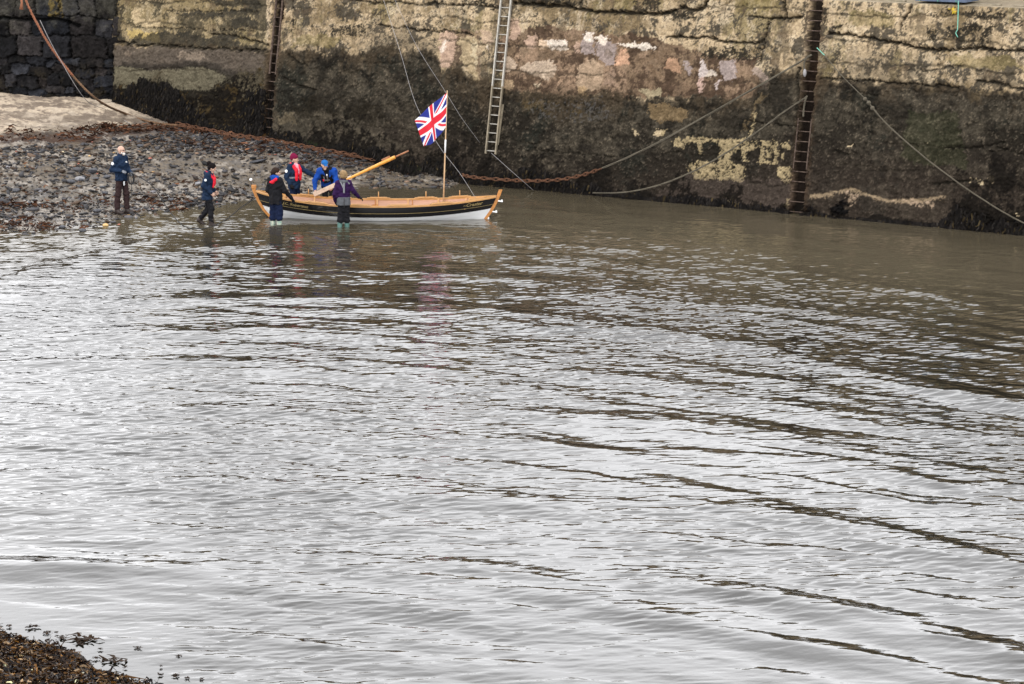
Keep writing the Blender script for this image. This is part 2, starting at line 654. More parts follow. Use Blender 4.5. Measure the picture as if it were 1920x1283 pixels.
nt.links.new(n1.outputs['Fac'], bp.inputs['Height'])
nt.links.new(bp.outputs['Normal'], b.inputs['Normal'])
M_water = m
V = np.stack([WX, WY, WZ], -1).reshape(-1, 3)
water = mesh_np('water', V, grid_faces(*WX.shape)[:, ::-1], M_water, col=wc.reshape(-1, 3))
tag(water, 'rippled grey brown harbour water', 'water', kind='structure')
# ------------------------------------------------------------------ the long concrete quay wall
STEP = .028
U0 = wall_uz(176, 60)[0]
uu = np.arange(U0, wall_uz(1920, 300)[0] + 5.0, STEP)
zz = np.arange(-1.4, WTOP + 1e-6, STEP)
zz[-1] = WTOP
nu, nz = len(uu), len(zz)
UU, ZZ = np.meshgrid(uu, zz, indexing='ij')
PX, PY = project(wall_pt(UU, ZZ))
sh = (nu, nz)
n_a = fnoise(*sh, 1.5, low=.004, seed=21)
n_b = fnoise(*sh, 1.1, low=.02, seed=22)
n_c = fnoise(*sh, 1.6, low=.004, a0=3.0, a1=1.0, seed=23)      # long along the wall
n_v = fnoise(*sh, 1.5, low=.006, a0=1.0, a1=3.0, seed=24)      # runs down the wall
n_f = fnoise(*sh, .6, low=.05, seed=25)
n_d = fnoise(*sh, 1.3, low=.01, seed=26)
n_e = fnoise(*sh, 1.2, low=.015, seed=27)
QX = PX + 5 * n_a + 2.5 * n_b + 1.2 * n_f
QY = PY + 3.0 * n_d + 1.8 * n_e + 1.0 * n_f
RX = PX + 2.2 * n_b + .8 * n_f
RY = PY + 1.6 * n_e + .7 * n_f


def poly(pts, soft=0, X=QX, Y=QY):
    """inside test of a ragged outline"""
    pts = np.array(pts, float)
    lo = pts.min(0) - 25
    hi = pts.max(0) + 25
    m = np.zeros(sh)
    box = (PX > lo[0]) & (PX < hi[0]) & (PY > lo[1]) & (PY < hi[1])
    x, y = X[box], Y[box]
    ins = np.zeros(len(x), bool)
    j = len(pts) - 1
    for i in range(len(pts)):
        xi, yi = pts[i]
        xj, yj = pts[j]
        if yi != yj:
            c = ((yi > y) != (yj > y)) & (x < (xj - xi) * (y - yi) / (yj - yi) + xi)
            ins ^= c
        j = i
    m[box] = ins
    return m


def rect(x0, y0, x1, y1):
    return [(x0, y0), (x1, y0), (x1, y1), (x0, y1)]


def pdist(pts, X, Y, pad=14):
    d = np.full(sh, 99.0)
    pts = np.array(pts, float)
    for a, b in zip(pts[:-1], pts[1:]):
        lo = np.minimum(a, b) - pad
        hi = np.maximum(a, b) + pad
        box = (PX > lo[0]) & (PX < hi[0]) & (PY > lo[1]) & (PY < hi[1])
        x, y = X[box], Y[box]
        ab = b - a
        t = np.clip(((x - a[0]) * ab[0] + (y - a[1]) * ab[1]) / (ab @ ab + 1e-9), 0, 1)
        d[box] = np.minimum(d[box], np.hypot(x - a[0] - t * ab[0], y - a[1] - t * ab[1]))
    return d


C = np.empty(sh + (3,))
lightc = np.array([.335, .262, .172])
midc = np.array([.165, .124, .073])
C[:] = midc
C = blend(C, sstep(-.9, .9, n_c + .6 * n_a + .3 * n_b), lightc)
C = blend(C, sstep(.6, 1.6, n_v + .3 * n_b) * .6, (.14, .115, .05))
n_w = fnoise(*sh, 1.2, low=.012, a0=1.0, a1=5.0, seed=28)
C = blend(C, sstep(.7, 1.6, n_w + .3 * n_b) * .55, (.075, .06, .042))
C = blend(C, sstep(.9, 1.7, -n_w + .3 * n_b) * .4, (.37, .31, .235))           # olive algae runs
C = blend(C, sstep(.6, 1.5, n_d + .5 * n_b) * .55, (.36, .30, .215))           # worn pale faces
C = blend(C, sstep(.75, 1.15, n_e + .35 * n_f + .35 * n_c) * .85, (.045, .04, .032))     # black lichen
C = blend(C, sstep(1.1, 1.6, n_f + .4 * n_b) * .7, (.06, .052, .042))
relief = .016 * n_a + .008 * n_b + .006 * n_f + .012 * n_c

grime = sstep(-.2, 1.3, n_a * .6 + n_c * .7 + .5 * n_b) * sstep(-75, -8, PY - np.interp(PX, [100, 540, 760, 960, 1400, 1500, 1925], [74, 98, 88, 172, 186, 138, 170]))
C = blend(C, grime * .55, (.055, .046, .034))
# left bay : courses of squared stone, ochre
left = poly([(176, -60), (500, -60), (500, 95), (215, 80), (176, 80)], X=PX, Y=PY)
C = blend(C, left * .35, (.20, .165, .085))
C = blend(C, left * sstep(.0, .7, n_c + .6 * n_e + .3 * n_f) * .8, (.050, .043, .030))
for q in (rect(248, 16, 262, 40), [(247, 36), (300, 40), (300, 52), (250, 50)], [(240, 54), (298, 62), (297, 78), (242, 70)]):
    C = blend(C, poly(q, X=RX, Y=RY) * .8, (.33, .25, .10) if q[0][1] > 50 else (.34, .27, .17))
for q in (rect(330, 20, 415, 31), rect(412, 21, 480, 32), [(360, 0), (470, 0), (485, 20), (405, 10)], rect(433, 37, 480, 52), [(298, 60), (345, 62), (440, 78), (500, 92), (500, 96), (300, 84), (240, 78)],
          rect(217, 10, 228, 70), [(220, 60), (240, 66), (242, 76), (216, 74)]):
    C = blend(C, poly(q) * .8, (.035, .032, .026))
C = blend(C, poly([(176, -40), (214, -40), (213, 78), (176, 72)], X=RX, Y=RY) * .55, (.21, .17, .13))

# middle : red-brown weathered area with pinkish render scars
redm = np.maximum(poly([(946, 62), (1010, 50), (1230, 70), (1330, 100), (1420, 112), (1424, 186), (1230, 180), (1080, 180), (950, 170), (935, 120)]),
                  poly([(828, 58), (905, 60), (905, 160), (880, 128), (826, 128)]) * .5)
C = blend(C, redm * .8, (.12, .078, .052))
C = blend(C, redm * sstep(.2, 1.0, n_v + .5 * n_b) * .6, (.26, .18, .125))
C = blend(C, redm * sstep(.1, .8, n_e + .4 * n_c) * .75, (.055, .036, .025))
pink = (.33, .235, .18)
grey = (.23, .19, .18)
whit = (.46, .41, .36)
for q, c, s in (([(824, 62), (850, 55), (858, 70), (852, 118), (835, 130), (825, 118)], pink, .85), ([(826, 76), (836, 74), (834, 98), (827, 100)], whit, .7),
                ([(861, 72), (892, 68), (896, 100), (892, 150), (868, 120)], (.30, .24, .15), .7), ([(886, 72), (895, 84), (893, 140), (888, 120)], (.36, .31, .22), .6),
                ([(898, 55), (925, 60), (930, 78), (905, 82)], pink, .55), ([(912, 85), (922, 80), (920, 94)], whit, .7),
                ([(955, 38), (972, 36), (976, 62), (964, 78), (954, 72)], pink, .9), ([(944, 106), (966, 110), (966, 128), (950, 136), (942, 128)], (.33, .26, .2), .8),
                ([(986, 76), (1005, 64), (1006, 90), (988, 88)], pink, .8), ([(1012, 76), (1062, 74), (1063, 94), (1014, 90)], whit, .85),
                ([(1010, 74), (1030, 76), (1026, 92), (1012, 90)], (.36, .24, .14), .6), ([(1076, 78), (1090, 80), (1088, 102), (1076, 100)], pink, .8),
                ([(1092, 64), (1112, 60), (1114, 104), (1090, 103)], grey, .9), ([(1094, 62), (1114, 60), (1112, 80), (1098, 76)], whit, .8),
                ([(1116, 80), (1156, 80), (1156, 122), (1140, 122), (1118, 104)], grey, .85), ([(1116, 68), (1140, 68), (1136, 84), (1118, 80)], whit, .8),
                ([(1158, 96), (1172, 92), (1181, 118), (1158, 124)], (.34, .21, .14), .9),
                ([(985, 118), (1030, 112), (1048, 130), (1028, 150), (1000, 142), (975, 128)], (.33, .265, .205), .85),
                ([(1083, 126), (1110, 112), (1130, 122), (1128, 165), (1104, 172), (1102, 180), (1084, 178), (1081, 150)], (.27, .20, .14), .9),
                ([(1084, 162), (1104, 164), (1104, 180), (1084, 180)], (.33, .23, .13), .8), ([(1132, 134), (1154, 130), (1154, 162), (1134, 160)], (.27, .19, .14), .7),
                ([(1158, 80), (1215, 84), (1240, 92), (1196, 94), (1160, 84)], whit, .85), ([(1000, 158), (1020, 158), (1012, 166)], (.36, .30, .22), .8),
                ([(942, 150), (962, 152), (966, 166), (944, 170)], (.30, .22, .14), .8),
                ([(1284, 112), (1293, 113), (1296, 140), (1288, 142), (1284, 128)], grey, .9), ([(1316, 110), (1325, 112), (1325, 145), (1314, 148)], (.33, .29, .28), .9),
                ([(1312, 148), (1322, 146), (1321, 176), (1311, 176)], (.31, .22, .185), .95), ([(1325, 132), (1340, 133), (1345, 142), (1325, 144)], whit, .6),
                ([(1350, 116), (1378, 110), (1382, 146), (1372, 154), (1358, 150), (1350, 132)], grey, .95), ([(1343, 156), (1352, 148), (1350, 170), (1344, 172)], (.33, .28, .27), .8),
                ([(1415, 128), (1428, 126), (1440, 148), (1438, 170), (1420, 184), (1424, 150)], (.21, .165, .14), .85),
                ([(1255, 112), (1275, 110), (1278, 138), (1245, 128)], (.32, .2, .13), .75), ([(1200, 168), (1240, 168), (1240, 184), (1210, 182)], (.30, .26, .17), .6)):
    C = blend(C, poly(q, X=RX, Y=RY) * s, c)
    relief += poly(q, X=RX, Y=RY) * .008
# black/mossy blocks of the top courses
for q in ([(965, -30), (1080, -30), (1086, 14), (1060, 13), (970, 8)], [(1190, 4), (1245, -6), (1246, 26), (1200, 18)], [(1245, 18), (1300, 18), (1304, 34), (1290, 30), (1250, 28)],
          [(620, 46), (640, 44), (684, 42), (686, 60), (640, 64), (616, 60)], [(1745, 18), (1830, 20), (1890, 24), (1880, 34), (1840, 34), (1800, 28), (1755, 28)],
          [(1770, 56), (1800, 48), (1860, 44), (1874, 44), (1850, 70), (1880, 92), (1790, 92), (1782, 70)], [(1738, 58), (1752, 60), (1750, 84), (1740, 82)], [(1896, 46), (1925, 40), (1925, 52), (1898, 54)],
          [(1556, 48), (1600, 46), (1606, 54), (1570, 62)], [(1340, 86), (1426, 92), (1424, 118), (1345, 110), (1296, 98)], [(1545, 20), (1560, 18), (1560, 44), (1550, 44)],
          [(870, 0), (940, 4), (938, 14), (872, 8)], [(812, 6), (826, 4), (822, 18)]):
    C = blend(C, poly(q) * sstep(-1.4, .0, n_f + n_b) * .93, (.024, .021, .016))
for q in ([(560, 66), (636, 66), (636, 86), (600, 94), (550, 86)], [(1130, -20), (1200, -20), (1190, 20), (1150, 20)], [(1370, -20), (1460, -20), (1460, 20), (1380, 22)], [(1600, 20), (1690, 20), (1690, 50), (1610, 48)],
          [(1760, 108), (1900, 104), (1920, 130), (1780, 128)]):
    C = blend(C, poly(q) * .5, (.17, .135, .055))

# tide zone
bx, by = zip(*[(100, 74), (215, 78), (300, 84), (420, 91), (500, 96), (540, 98), (620, 98), (690, 98), (735, 88), (780, 86), (822, 98), (828, 128), (860, 126), (885, 150), (930, 162), (960, 172),
               (1080, 180), (1230, 177), (1405, 186), (1424, 150), (1440, 150), (1450, 130), (1498, 138), (1540, 148), (1620, 150), (1700, 152), (1800, 160), (1925, 170), (2300, 196)])
yb = np.interp(PX, bx, by)
dz = QY - yb + 3 * n_v
dark = .55 * sstep(-4, 5, dz + 2 * n_b) + .45 * sstep(-14, 16, dz + 6 * n_v + 4 * n_b)
dk = np.empty(sh + (3,))
dk[:] = (.024, .0215, .018)
dk = blend(dk, sstep(-.6, 1.4, n_c + .5 * n_b), (.060, .054, .044))
dk = blend(dk, sstep(.4, 1.4, n_a + .5 * n_e) * .7, (.021, .024, .021))
dk = blend(dk, sstep(1.2, 1.7, n_f + .3 * n_b) * .5, (.12, .105, .085))
dk = blend(dk, sstep(.7, 1.6, n_c * .8 + .6 * n_e) * .6, (.010, .009, .008))
low = sstep(80, 220, dz)
dk = blend(dk, low * .5, (.046, .036, .031))
dk = blend(dk, (1 - sstep(12, 26, dz + 5 * n_b)) * .7 * (PX > 530), (.014, .012, .010))
dk = blend(dk, (1 - sstep(25, 75, dz + 8 * n_c)) * sstep(-.3, .9, n_v + .6 * n_d) * .5, (.085, .066, .046))      # brown drips below the tide line
C = blend(C, dark, dk * .95 * np.array([1.05, 1.0, .92]))
relief += dark * (.004 * n_f + .008 * n_e + .010 * n_c)
# left bay, below the ledge
C = blend(C, poly([(216, 84), (300, 88), (498, 100), (498, 142), (430, 136), (370, 120), (330, 126), (280, 130), (216, 122)], X=RX, Y=RY) * .8, (.095, .078, .064))
C = blend(C, poly([(332, 98), (385, 96), (392, 112), (335, 108)]) * .6, (.20, .16, .125))
C = blend(C, poly([(236, 90), (262, 92), (258, 100), (238, 98)]) * .5, (.19, .15, .115))
C = blend(C, poly([(216, 124), (280, 132), (330, 128), (370, 124), (430, 142), (440, 160), (380, 170), (216, 165)], X=RX, Y=RY) * .8, (.125, .112, .078))
C = blend(C, (1 - sstep(3, 7, pdist([(232, 121), (280, 128), (330, 124), (370, 119), (410, 126), (450, 139), (492, 142)], RX, RY, 20))) * .7, (.03, .026, .022))
wy0 = np.interp(PX, [180, 216, 236, 262, 300, 330, 345, 365, 395, 420, 440, 496, 505], [150, 152, 160, 152, 150, 165, 160, 172, 162, 146, 142, 142, 200])
weedz = poly([(196, 120), (505, 120), (505, 300), (196, 240)], X=PX, Y=PY) * sstep(0, 5, QY - wy0 + 9 * n_v + 4 * n_f)
C = blend(C, weedz * .93, (.012, .0095, .007))
C = blend(C, weedz * sstep(.9, 1.5, n_v + .4 * n_f) * .7, (.085, .072, .048))
C = blend(C, weedz * sstep(.8, 1.6, n_e), (.05, .035, .016))
# yellow limewash patches low on the right
yel = (.25, .20, .118)
for q in ([(1262, 262), (1272, 254), (1283, 264), (1283, 276), (1264, 276)], [(1282, 258), (1340, 258), (1400, 262), (1405, 270), (1320, 267), (1284, 268)], [(1309, 266), (1320, 266), (1318, 290), (1310, 290)],
          [(1346, 268), (1392, 264), (1386, 282), (1372, 290), (1372, 306), (1396, 312), (1393, 344), (1370, 338), (1306, 336), (1282, 318), (1306, 302), (1340, 306), (1352, 300), (1340, 300), (1346, 276)],
          [(1386, 282), (1400, 268), (1420, 264), (1420, 276), (1402, 284), (1398, 298), (1406, 304), (1396, 304)], [(1404, 264), (1413, 210), (1419, 212), (1412, 250), (1408, 262)],
          [(1424, 264), (1450, 262), (1462, 274), (1450, 278), (1428, 272)], [(1462, 270), (1478, 266), (1482, 284), (1468, 278)], [(1424, 274), (1434, 276), (1434, 302), (1452, 302), (1452, 276), (1458, 280), (1456, 311), (1424, 308)],
          [(1440, 278), (1446, 280), (1446, 296), (1438, 296)], [(1462, 290), (1470, 288), (1468, 302), (1462, 300)], [(1456, 316), (1482, 312), (1478, 346), (1470, 344), (1460, 330)], [(1366, 372), (1376, 370), (1375, 388), (1366, 386)],
          [(1234, 248), (1246, 244), (1244, 256), (1234, 256)], [(1474, 372), (1479, 372), (1478, 396), (1473, 394)]):
    mk = poly(q, X=RX, Y=RY)
    C = blend(C, mk * .92 * sstep(-1.5, -.2, n_f + .5 * n_b), yel)
    relief += mk * .014
C = blend(C, poly([(1212, 192), (1270, 196), (1292, 200), (1288, 222), (1215, 224)]) * .7, (.17, .12, .065))
C = blend(C, poly([(1384, 256), (1415, 190), (1424, 180), (1436, 184), (1412, 214)]) * .5, (.15, .11, .06))
# pale salt line low on the far right
sl = pdist([(1518, 369), (1545, 368), (1560, 364), (1580, 358), (1606, 357), (1625, 366), (1660, 374), (1700, 378), (1740, 374), (1768, 371)], RX, RY)
C = blend(C, (1 - sstep(1.6, 4.5, sl + 1.2 * n_f)) * .8, (.25, .19, .125))
C = blend(C, poly([(1580, 366), (1612, 364), (1610, 385), (1596, 390), (1586, 378)]) * sstep(-.6, .6, n_f) * .7, (.28, .21, .15))
C = blend(C, poly([(1676, 376), (1740, 376), (1738, 394), (1720, 392), (1700, 384)]) * sstep(-.2, .8, n_f) * .7, (.28, .21, .15))
for cx, cy, r in ((1819, 338, 3.6), (1840, 342, 5), (1858, 337, 6), (1832, 336, 2.5), (1592, 272, 2.5), (1905, 404, 4), (1740, 272, 1.5), (1234, 250, 6), (1192, 248, 5)):
    C = blend(C, (np.hypot(RX - cx, (RY - cy) * .9) < r) * .9, (.36, .29, .19))
C = blend(C, (np.hypot(RX - 1786, RY - 20) < 4.5) * .9, (.42, .30, .03))
# gouges full of rubble in the dark zone
C = blend(C, poly([(1005, 186), (1130, 190), (1160, 220), (1080, 230), (1040, 222), (1000, 210)]) * sstep(.4, 1.0, n_f + .5 * n_e) * .7, (.068, .066, .066))
C = blend(C, poly([(985, 184), (1085, 190), (1090, 214), (990, 208)]) * sstep(0, 1, n_e) * .5, (.09, .062, .025))
C = blend(C, poly([(525, 215), (560, 212), (566, 226), (530, 232)]) * .6, (.17, .135, .085))
C = blend(C, poly([(505, 205), (640, 215), (760, 280), (700, 280), (620, 262), (510, 240)]) * .5, (.08, .068, .05))
C = blend(C, poly([(560, 180), (690, 185), (740, 235), (620, 240), (560, 215)]) * sstep(-.2, .8, n_e + .4 * n_f) * .7, (.022, .018, .012))
C = blend(C, poly([(1290, 330), (1500, 340), (1500, 400), (1200, 380)]) * .4, (.075, .058, .05))
C = blend(C, poly([(1700, 205), (1790, 210), (1800, 320), (1690, 300)]) * .4, (.04, .045, .022))

# casting courses: faint open joints along the wall with runs below them
crs = (ZZ + .05 * n_a + .02 * n_e) / .66
fr = np.abs(crs - np.round(crs)) * .66
brk = sstep(-.6, .5, fnoise(*sh, 1.4, low=.004, a0=2.0, seed=29))
jl = (1 - sstep(.012, .034, fr)) * brk
C = blend(C, jl * (.6 - .3 * dark), (.045, .038, .028))
relief -= jl * .03
ru = sstep(0, .34, (np.round(crs) - crs) * .66) * (np.round(crs) > crs)
C = blend(C, (1 - sstep(.02, .3, (np.ceil(crs) - crs) * .66)) * sstep(.4, 1.5, n_w + .4 * n_v) * (1 - dark) * .5, (.10, .07, .045))
clump = poly([(1788, 399), (1800, 391), (1832, 397), (1880, 403), (1935, 409), (1935, 446), (1790, 438), (1776, 426)]) + poly([(1556, 384), (1586, 376), (1592, 404), (1560, 402)]) + poly([(1478, 388), (1520, 384), (1528, 408), (1476, 404)])
C = blend(C, clump * .95, (.007, .006, .006))
relief += clump * (.05 + .03 * n_f)
# cracks, open joints and ledges : real recesses
crk = [([(652, 1), (690, 3), (700, 6), (750, 4), (790, 8), (868, 8), (900, 12), (938, 17)], 1.6, .06), ([(868, 8), (866, 26)], 1.3, .05), ([(897, 0), (897, 11)], 1.2, .05),
       ([(712, 48), (728, 51), (748, 52), (759, 50), (780, 58), (822, 60), (834, 57), (862, 62), (885, 66)], 1.6, .07), ([(637, 66), (637, 84)], 1.2, .04), ([(548, -20), (548, 62)], 1.3, .04),
       ([(960, 6), (1000, 10), (1060, 13), (1075, 17), (1100, 21), (1150, 25), (1200, 26), (1245, 27), (1262, 20), (1278, 15), (1305, 20), (1320, 14), (1329, 0), (1332, -20)], 3.4, .15),
       ([(1298, 22), (1302, 40)], 2.4, .10), ([(1085, -20), (1084, 14)], 2.2, .08),
       ([(1250, 70), (1284, 70), (1303, 73), (1325, 68), (1345, 75), (1360, 79), (1390, 80), (1428, 82), (1437, 64), (1441, 45), (1446, 35), (1475, 34), (1504, 33)], 2.0, .11),
       ([(1470, -20), (1470, 12), (1475, 32)], 2.0, .09), ([(1400, 31), (1428, 34), (1446, 35)], 1.4, .06), ([(1432, 82), (1428, 100), (1424, 122)], 2.0, .06), ([(1450, 34), (1485, 40)], 1.3, .04),
       ([(1552, 65), (1590, 65), (1625, 71), (1650, 78), (1690, 81), (1730, 93), (1760, 96), (1800, 92), (1840, 90), (1870, 95), (1925, 95), (2000, 100)], 2.6, .13), ([(1711, 0), (1704, 22), (1692, 40), (1690, 54)], 2.4, .10),
       ([(1757, 96), (1757, 112)], 1.2, .04), ([(1536, 148), (1600, 150), (1680, 154), (1730, 160), (1800, 166)], 1.8, .07), ([(1830, 154), (1870, 156), (1920, 170), (1990, 178)], 2.0, .07),
       ([(1770, 280), (1800, 278), (1850, 276), (1880, 268)], 1.8, .06), ([(1868, 277), (1925, 292)], 1.6, .05), ([(1750, 347), (1790, 342), (1830, 338)], 2.2, .06), ([(1560, 284), (1590, 290)], 2.2, .05),
       ([(1700, 132), (1750, 132), (1800, 124)], 1.2, .03), ([(216, 79), (300, 85), (400, 92), (500, 96)], 2.0, .09), ([(396, 63), (430, 67), (470, 77), (500, 83)], 1.8, .07), ([(216, -40), (217, 76)], 2.0, .05),
       ([(540, 105), (560, 118), (575, 122)], 2.6, .06), ([(538, 150), (560, 160), (590, 168)], 2.6, .06), ([(1400, 228), (1450, 232), (1488, 236)], 1.4, .05), ([(1498, 126), (1497, 200), (1490, 262), (1490, 300)], 1.8, .06),
       ([(1000, 282), (1100, 290), (1180, 296)], 1.2, .03), ([(308, 20), (415, 21), (480, 22)], 1.0, .03), ([(250, 52), (340, 54), (480, 58)], 1.0, .03), ([(412, 20), (412, 33)], .9, .03)]
for pts, wdt, dep in crk:
    jx, jy = PX + 1.5 * n_b + .8 * n_f, PY + 1.3 * n_e + .8 * n_f
    d = pdist(pts, jx, jy)
    m_ = 1 - sstep(wdt * .55, wdt * 1.25, d + .25 * n_f)
    relief -= m_ * dep * 1.2
    relief -= (1 - sstep(wdt, wdt * 3.2, d)) * .012
    C = blend(C, m_ * .85, (.03, .026, .02))
# ladder recesses with rust runs
lad_r = [(1533, -40), (1532, 0), (1525, 80), (1518, 150), (1508, 240), (1499, 320), (1493, 400), (1490, 440)]
lad_l = [(528, -40), (525, 0), (519, 60), (513, 110), (508, 170), (503, 235), (500, 275)]
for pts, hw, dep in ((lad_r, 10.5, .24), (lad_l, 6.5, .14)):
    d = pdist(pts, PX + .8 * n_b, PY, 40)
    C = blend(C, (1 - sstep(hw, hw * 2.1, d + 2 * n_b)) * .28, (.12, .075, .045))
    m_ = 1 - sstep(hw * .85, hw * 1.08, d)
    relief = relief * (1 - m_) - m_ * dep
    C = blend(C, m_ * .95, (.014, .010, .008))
    C = blend(C, m_ * sstep(.4, 1.4, n_v) * (1 - sstep(120, 190, PY)) * .6, (.05, .028, .017))
# weed skirt along the foot
gfoot = np.maximum(hbase(wall_pt(UU[:, :1], ZZ[:, :1])[:, 0, 0], wall_pt(UU[:, :1], ZZ[:, :1])[:, 0, 1]), 0)[:, None]
above = ZZ - gfoot
sk = np.interp(PX, [200, 500, 520, 600, 700, 820, 950, 1050, 1150, 1280, 1500, 1560, 1700, 1770, 1790, 1925, 2200], [.0, .2, .35, .5, .65, .65, .75, .55, .5, .3, .25, .12, .07, .12, .72, .8, .6])
sk = sk * (1 + .5 * n_v + .3 * n_b) * (1 + .3 * n_e)
C = blend(C, (1 - sstep(.75, 1.1, above / np.maximum(sk, .02))) * .93, (.012, .010, .008))
C = blend(C, (1 - sstep(.05, .30, above + .08 * n_b)) * poly(rect(540, 200, 800, 350), X=PX, Y=PY) * .8, (.022, .032, .014))
C = blend(C, (1 - sstep(.1, .25, above + .08 * n_b)) * poly(rect(470, 240, 545, 290), X=PX, Y=PY) * .7, (.14, .075, .025))
# face steps: the lower left bay stands proud, its end runs back behind the corner
proud = poly([(214, 79), (300, 84), (420, 91), (503, 97), (503, 330), (150, 330), (150, 79)], X=PX, Y=PY + 1.5 * n_b)
relief += proud * .07
cut = poly([(120, 72), (190, 72), (214, 80), (215, 330), (120, 330)], X=PX + .6 * n_b, Y=PY + 1.0 * n_b)
relief -= cut * .9
lum = C.mean(-1, keepdims=True)
C = C * (lum / .16) ** .22 * np.array([1.02, 1.0, .96])          # weathering contrast
C = np.clip(C * np.exp(.10 * n_f)[..., None], .004, .75)
wetw = np.clip(dark * .25 + (1 - sstep(.2, 1.2, above)) * .35, 0, 1)
Pw = wall_pt(UU, ZZ, relief)
# quay deck behind the top edge, same mesh
deck_o = np.array([.06, .5, 1.5, 3.2, 3.22, 3.8, 3.82, 20])
Pd = Pw[:, -1:, :] + WN * deck_o[None, :, None]
Pd[..., 2] = WTOP + np.array([.02, .03, .04, .05, 2.1, 2.11, .06, .06])[None, :]        # deck, and an unseen parapet added to darken the water's reflections
Cd = np.broadcast_to(np.array([.21, .175, .125]), Pd.shape) * (1 + .1 * n_a[:, :8, None])
Cd[:, 4:6] = (.045, .042, .036)  # added parapet kept dark so the wave backs mirror a dark tone
Pall = np.concatenate([Pw, Pd], 1)
Call = np.concatenate([C, Cd], 1)
wal = np.concatenate([wetw, np.zeros(Pd.shape[:2])], 1)
M_wall = tinted('weathered_concrete', rough=.95, spec=.07, sp_scale=5, sp_amt=.5, bump=.5, dist=.022, fine=26)
n0, n1 = Pall.shape[:2]
quay = mesh_np('quay_wall', Pall.reshape(-1, 3), grid_faces(n0, n1), M_wall, col=Call.reshape(-1, 3), attrs=None)
tag(quay, 'long battered concrete quay wall, pale and cracked above, black with tide stain below', 'wall')

# ------------------------------------------------------------------ dark rubble wall on the far left
SA = onbeach(226, 191)
SD = np.array([-.995, .10, 0]); SD /= np.linalg.norm(SD)
SN = np.array([-SD[1], SD[0], 0])
if SN[1] < 0: SN = -SN
SA = SA + SN * .35
su = np.arange(0, 11, .03)
sz = np.arange(-.6, 3.5, .03)
SU, SZ = np.meshgrid(su, sz, indexing='ij')
ss = SU.shape
Pb = SA + SD * SU[..., None] + SN * (.08 * SZ[..., None]) + np.array([0, 0, 1.]) * SZ[..., None]
SPX, SPY = project(Pb)
s_a = fnoise(*ss, 1.4, low=.01, seed=41)
s_b = fnoise(*ss, 1.0, low=.03, seed=42)
rs = np.random.default_rng(44)
cs = []
z = -.8
while z < sz[-1] + .6:
    small = z < 1.3
    hh = rs.uniform(.22, .50) if small else rs.uniform(.45, .72)
    x = -1 + rs.uniform(0, .4)
    while x < 12:
        ww = rs.uniform(.22, .8) if small else rs.uniform(.5, 1.35)
        cs.append((x + ww / 2, z + hh / 2 + rs.uniform(-.05, .05) * (2.2 if small else 1), ww / 2, hh / 2))
        x += ww
    z += hh
cs = np.array(cs)
d1 = np.full(ss, 9.0)
d2 = np.full(ss, 9.0)
own = np.zeros(ss, int)
XU = SU + .03 * s_a + .018 * s_b
XZ = SZ + .025 * fnoise(*ss, 1.4, low=.01, seed=43) + .012 * s_b
for i, (cx, cz, hw, hh) in enumerate(cs):
    bx_ = (np.abs(SU - cx) < 1.9) & (np.abs(SZ - cz) < 1.3)
    d = ((np.abs(XU[bx_] - cx) / hw) ** 7 + (np.abs(XZ[bx_] - cz) / hh) ** 7) ** (1 / 7)
    a, b_, o = d1[bx_], d2[bx_], own[bx_]
    nearer = d < a
    b_ = np.where(nearer, a, np.minimum(b_, d))
    o = np.where(nearer, i, o)
    a = np.where(nearer, d, a)
    d1[bx_], d2[bx_], own[bx_] = a, b_, o
edge = sstep(0.015, .15, d2 - d1)
tone = rs.uniform(.4, 1.8, len(cs))
warm = rs.uniform(-.1, .25, len(cs))
prot = rs.uniform(-.08, .08, len(cs))
tl = rs.normal(0, .2, (len(cs), 2))
rel = edge * .16 + prot[own] + (SU - cs[own, 0]) * tl[own, 0] + (SZ - cs[own, 1]) * tl[own, 1] + .018 * s_a + .012 * s_b
base = np.array([.0135, .0135, .0155])
Cs = base * tone[own][..., None] * (1 + warm[own][..., None] * np.array([1, .2, -.6])) * (1 + .25 * s_b[..., None])
Cs = blend(Cs, sstep(2.3, 3.2, SZ + .3 * s_a) * .4, (.085, .080, .062))
Cs = blend(Cs, (1 - edge) * .6, (.012, .011, .010))
Cs = blend(Cs, ((np.abs(SPX - 100) < 8) & (SPY < 30) | (np.abs(SPX - 115) < 6) & (SPY < 36)) * sstep(-.6, .6, s_a + s_b) * .8, (.13, .095, .03))
Cs = blend(Cs, sstep(.5, 1.3, s_a + .4 * s_b) * (1 - sstep(.5, 1.6, SZ)) * .85, (.022, .018, .012))
gap = (1 - sstep(1.5, 4.0, np.abs(SPY - np.interp(SPX, [0, 60, 110, 125, 150], [34, 37, 36, 39, 47]) + 1.2 * s_a))) * (SPX < 155)
rel -= gap * .22
Cs = blend(Cs, gap * .8, (.006, .006, .006))
Cs = np.clip(Cs, .005, .5)
Pf = Pb - SN * rel[..., None]
Pt = Pf[:, -1:, :] + SN * np.array([.4, 1.5, 5, 18])[None, :, None]
Pt[..., 2] = sz[-1] + SA[2] + .05
Cs2 = np.broadcast_to(np.array([.2, .17, .12]), Pt.shape)
PP = np.concatenate([Pf, Pt], 1)
M_stone = tinted('dark_rubble', rough=.9, spec=.10, sp_scale=7, sp_amt=.6, bump=.8, dist=.03, fine=28)
sw = mesh_np('rubble_wall', PP.reshape(-1, 3), grid_faces(*PP.shape[:2])[:, ::-1], M_stone, col=np.concatenate([Cs, Cs2], 1).reshape(-1, 3))
tag(sw, 'dark dry laid rubble stone wall above the sand in the far left corner', 'wall')
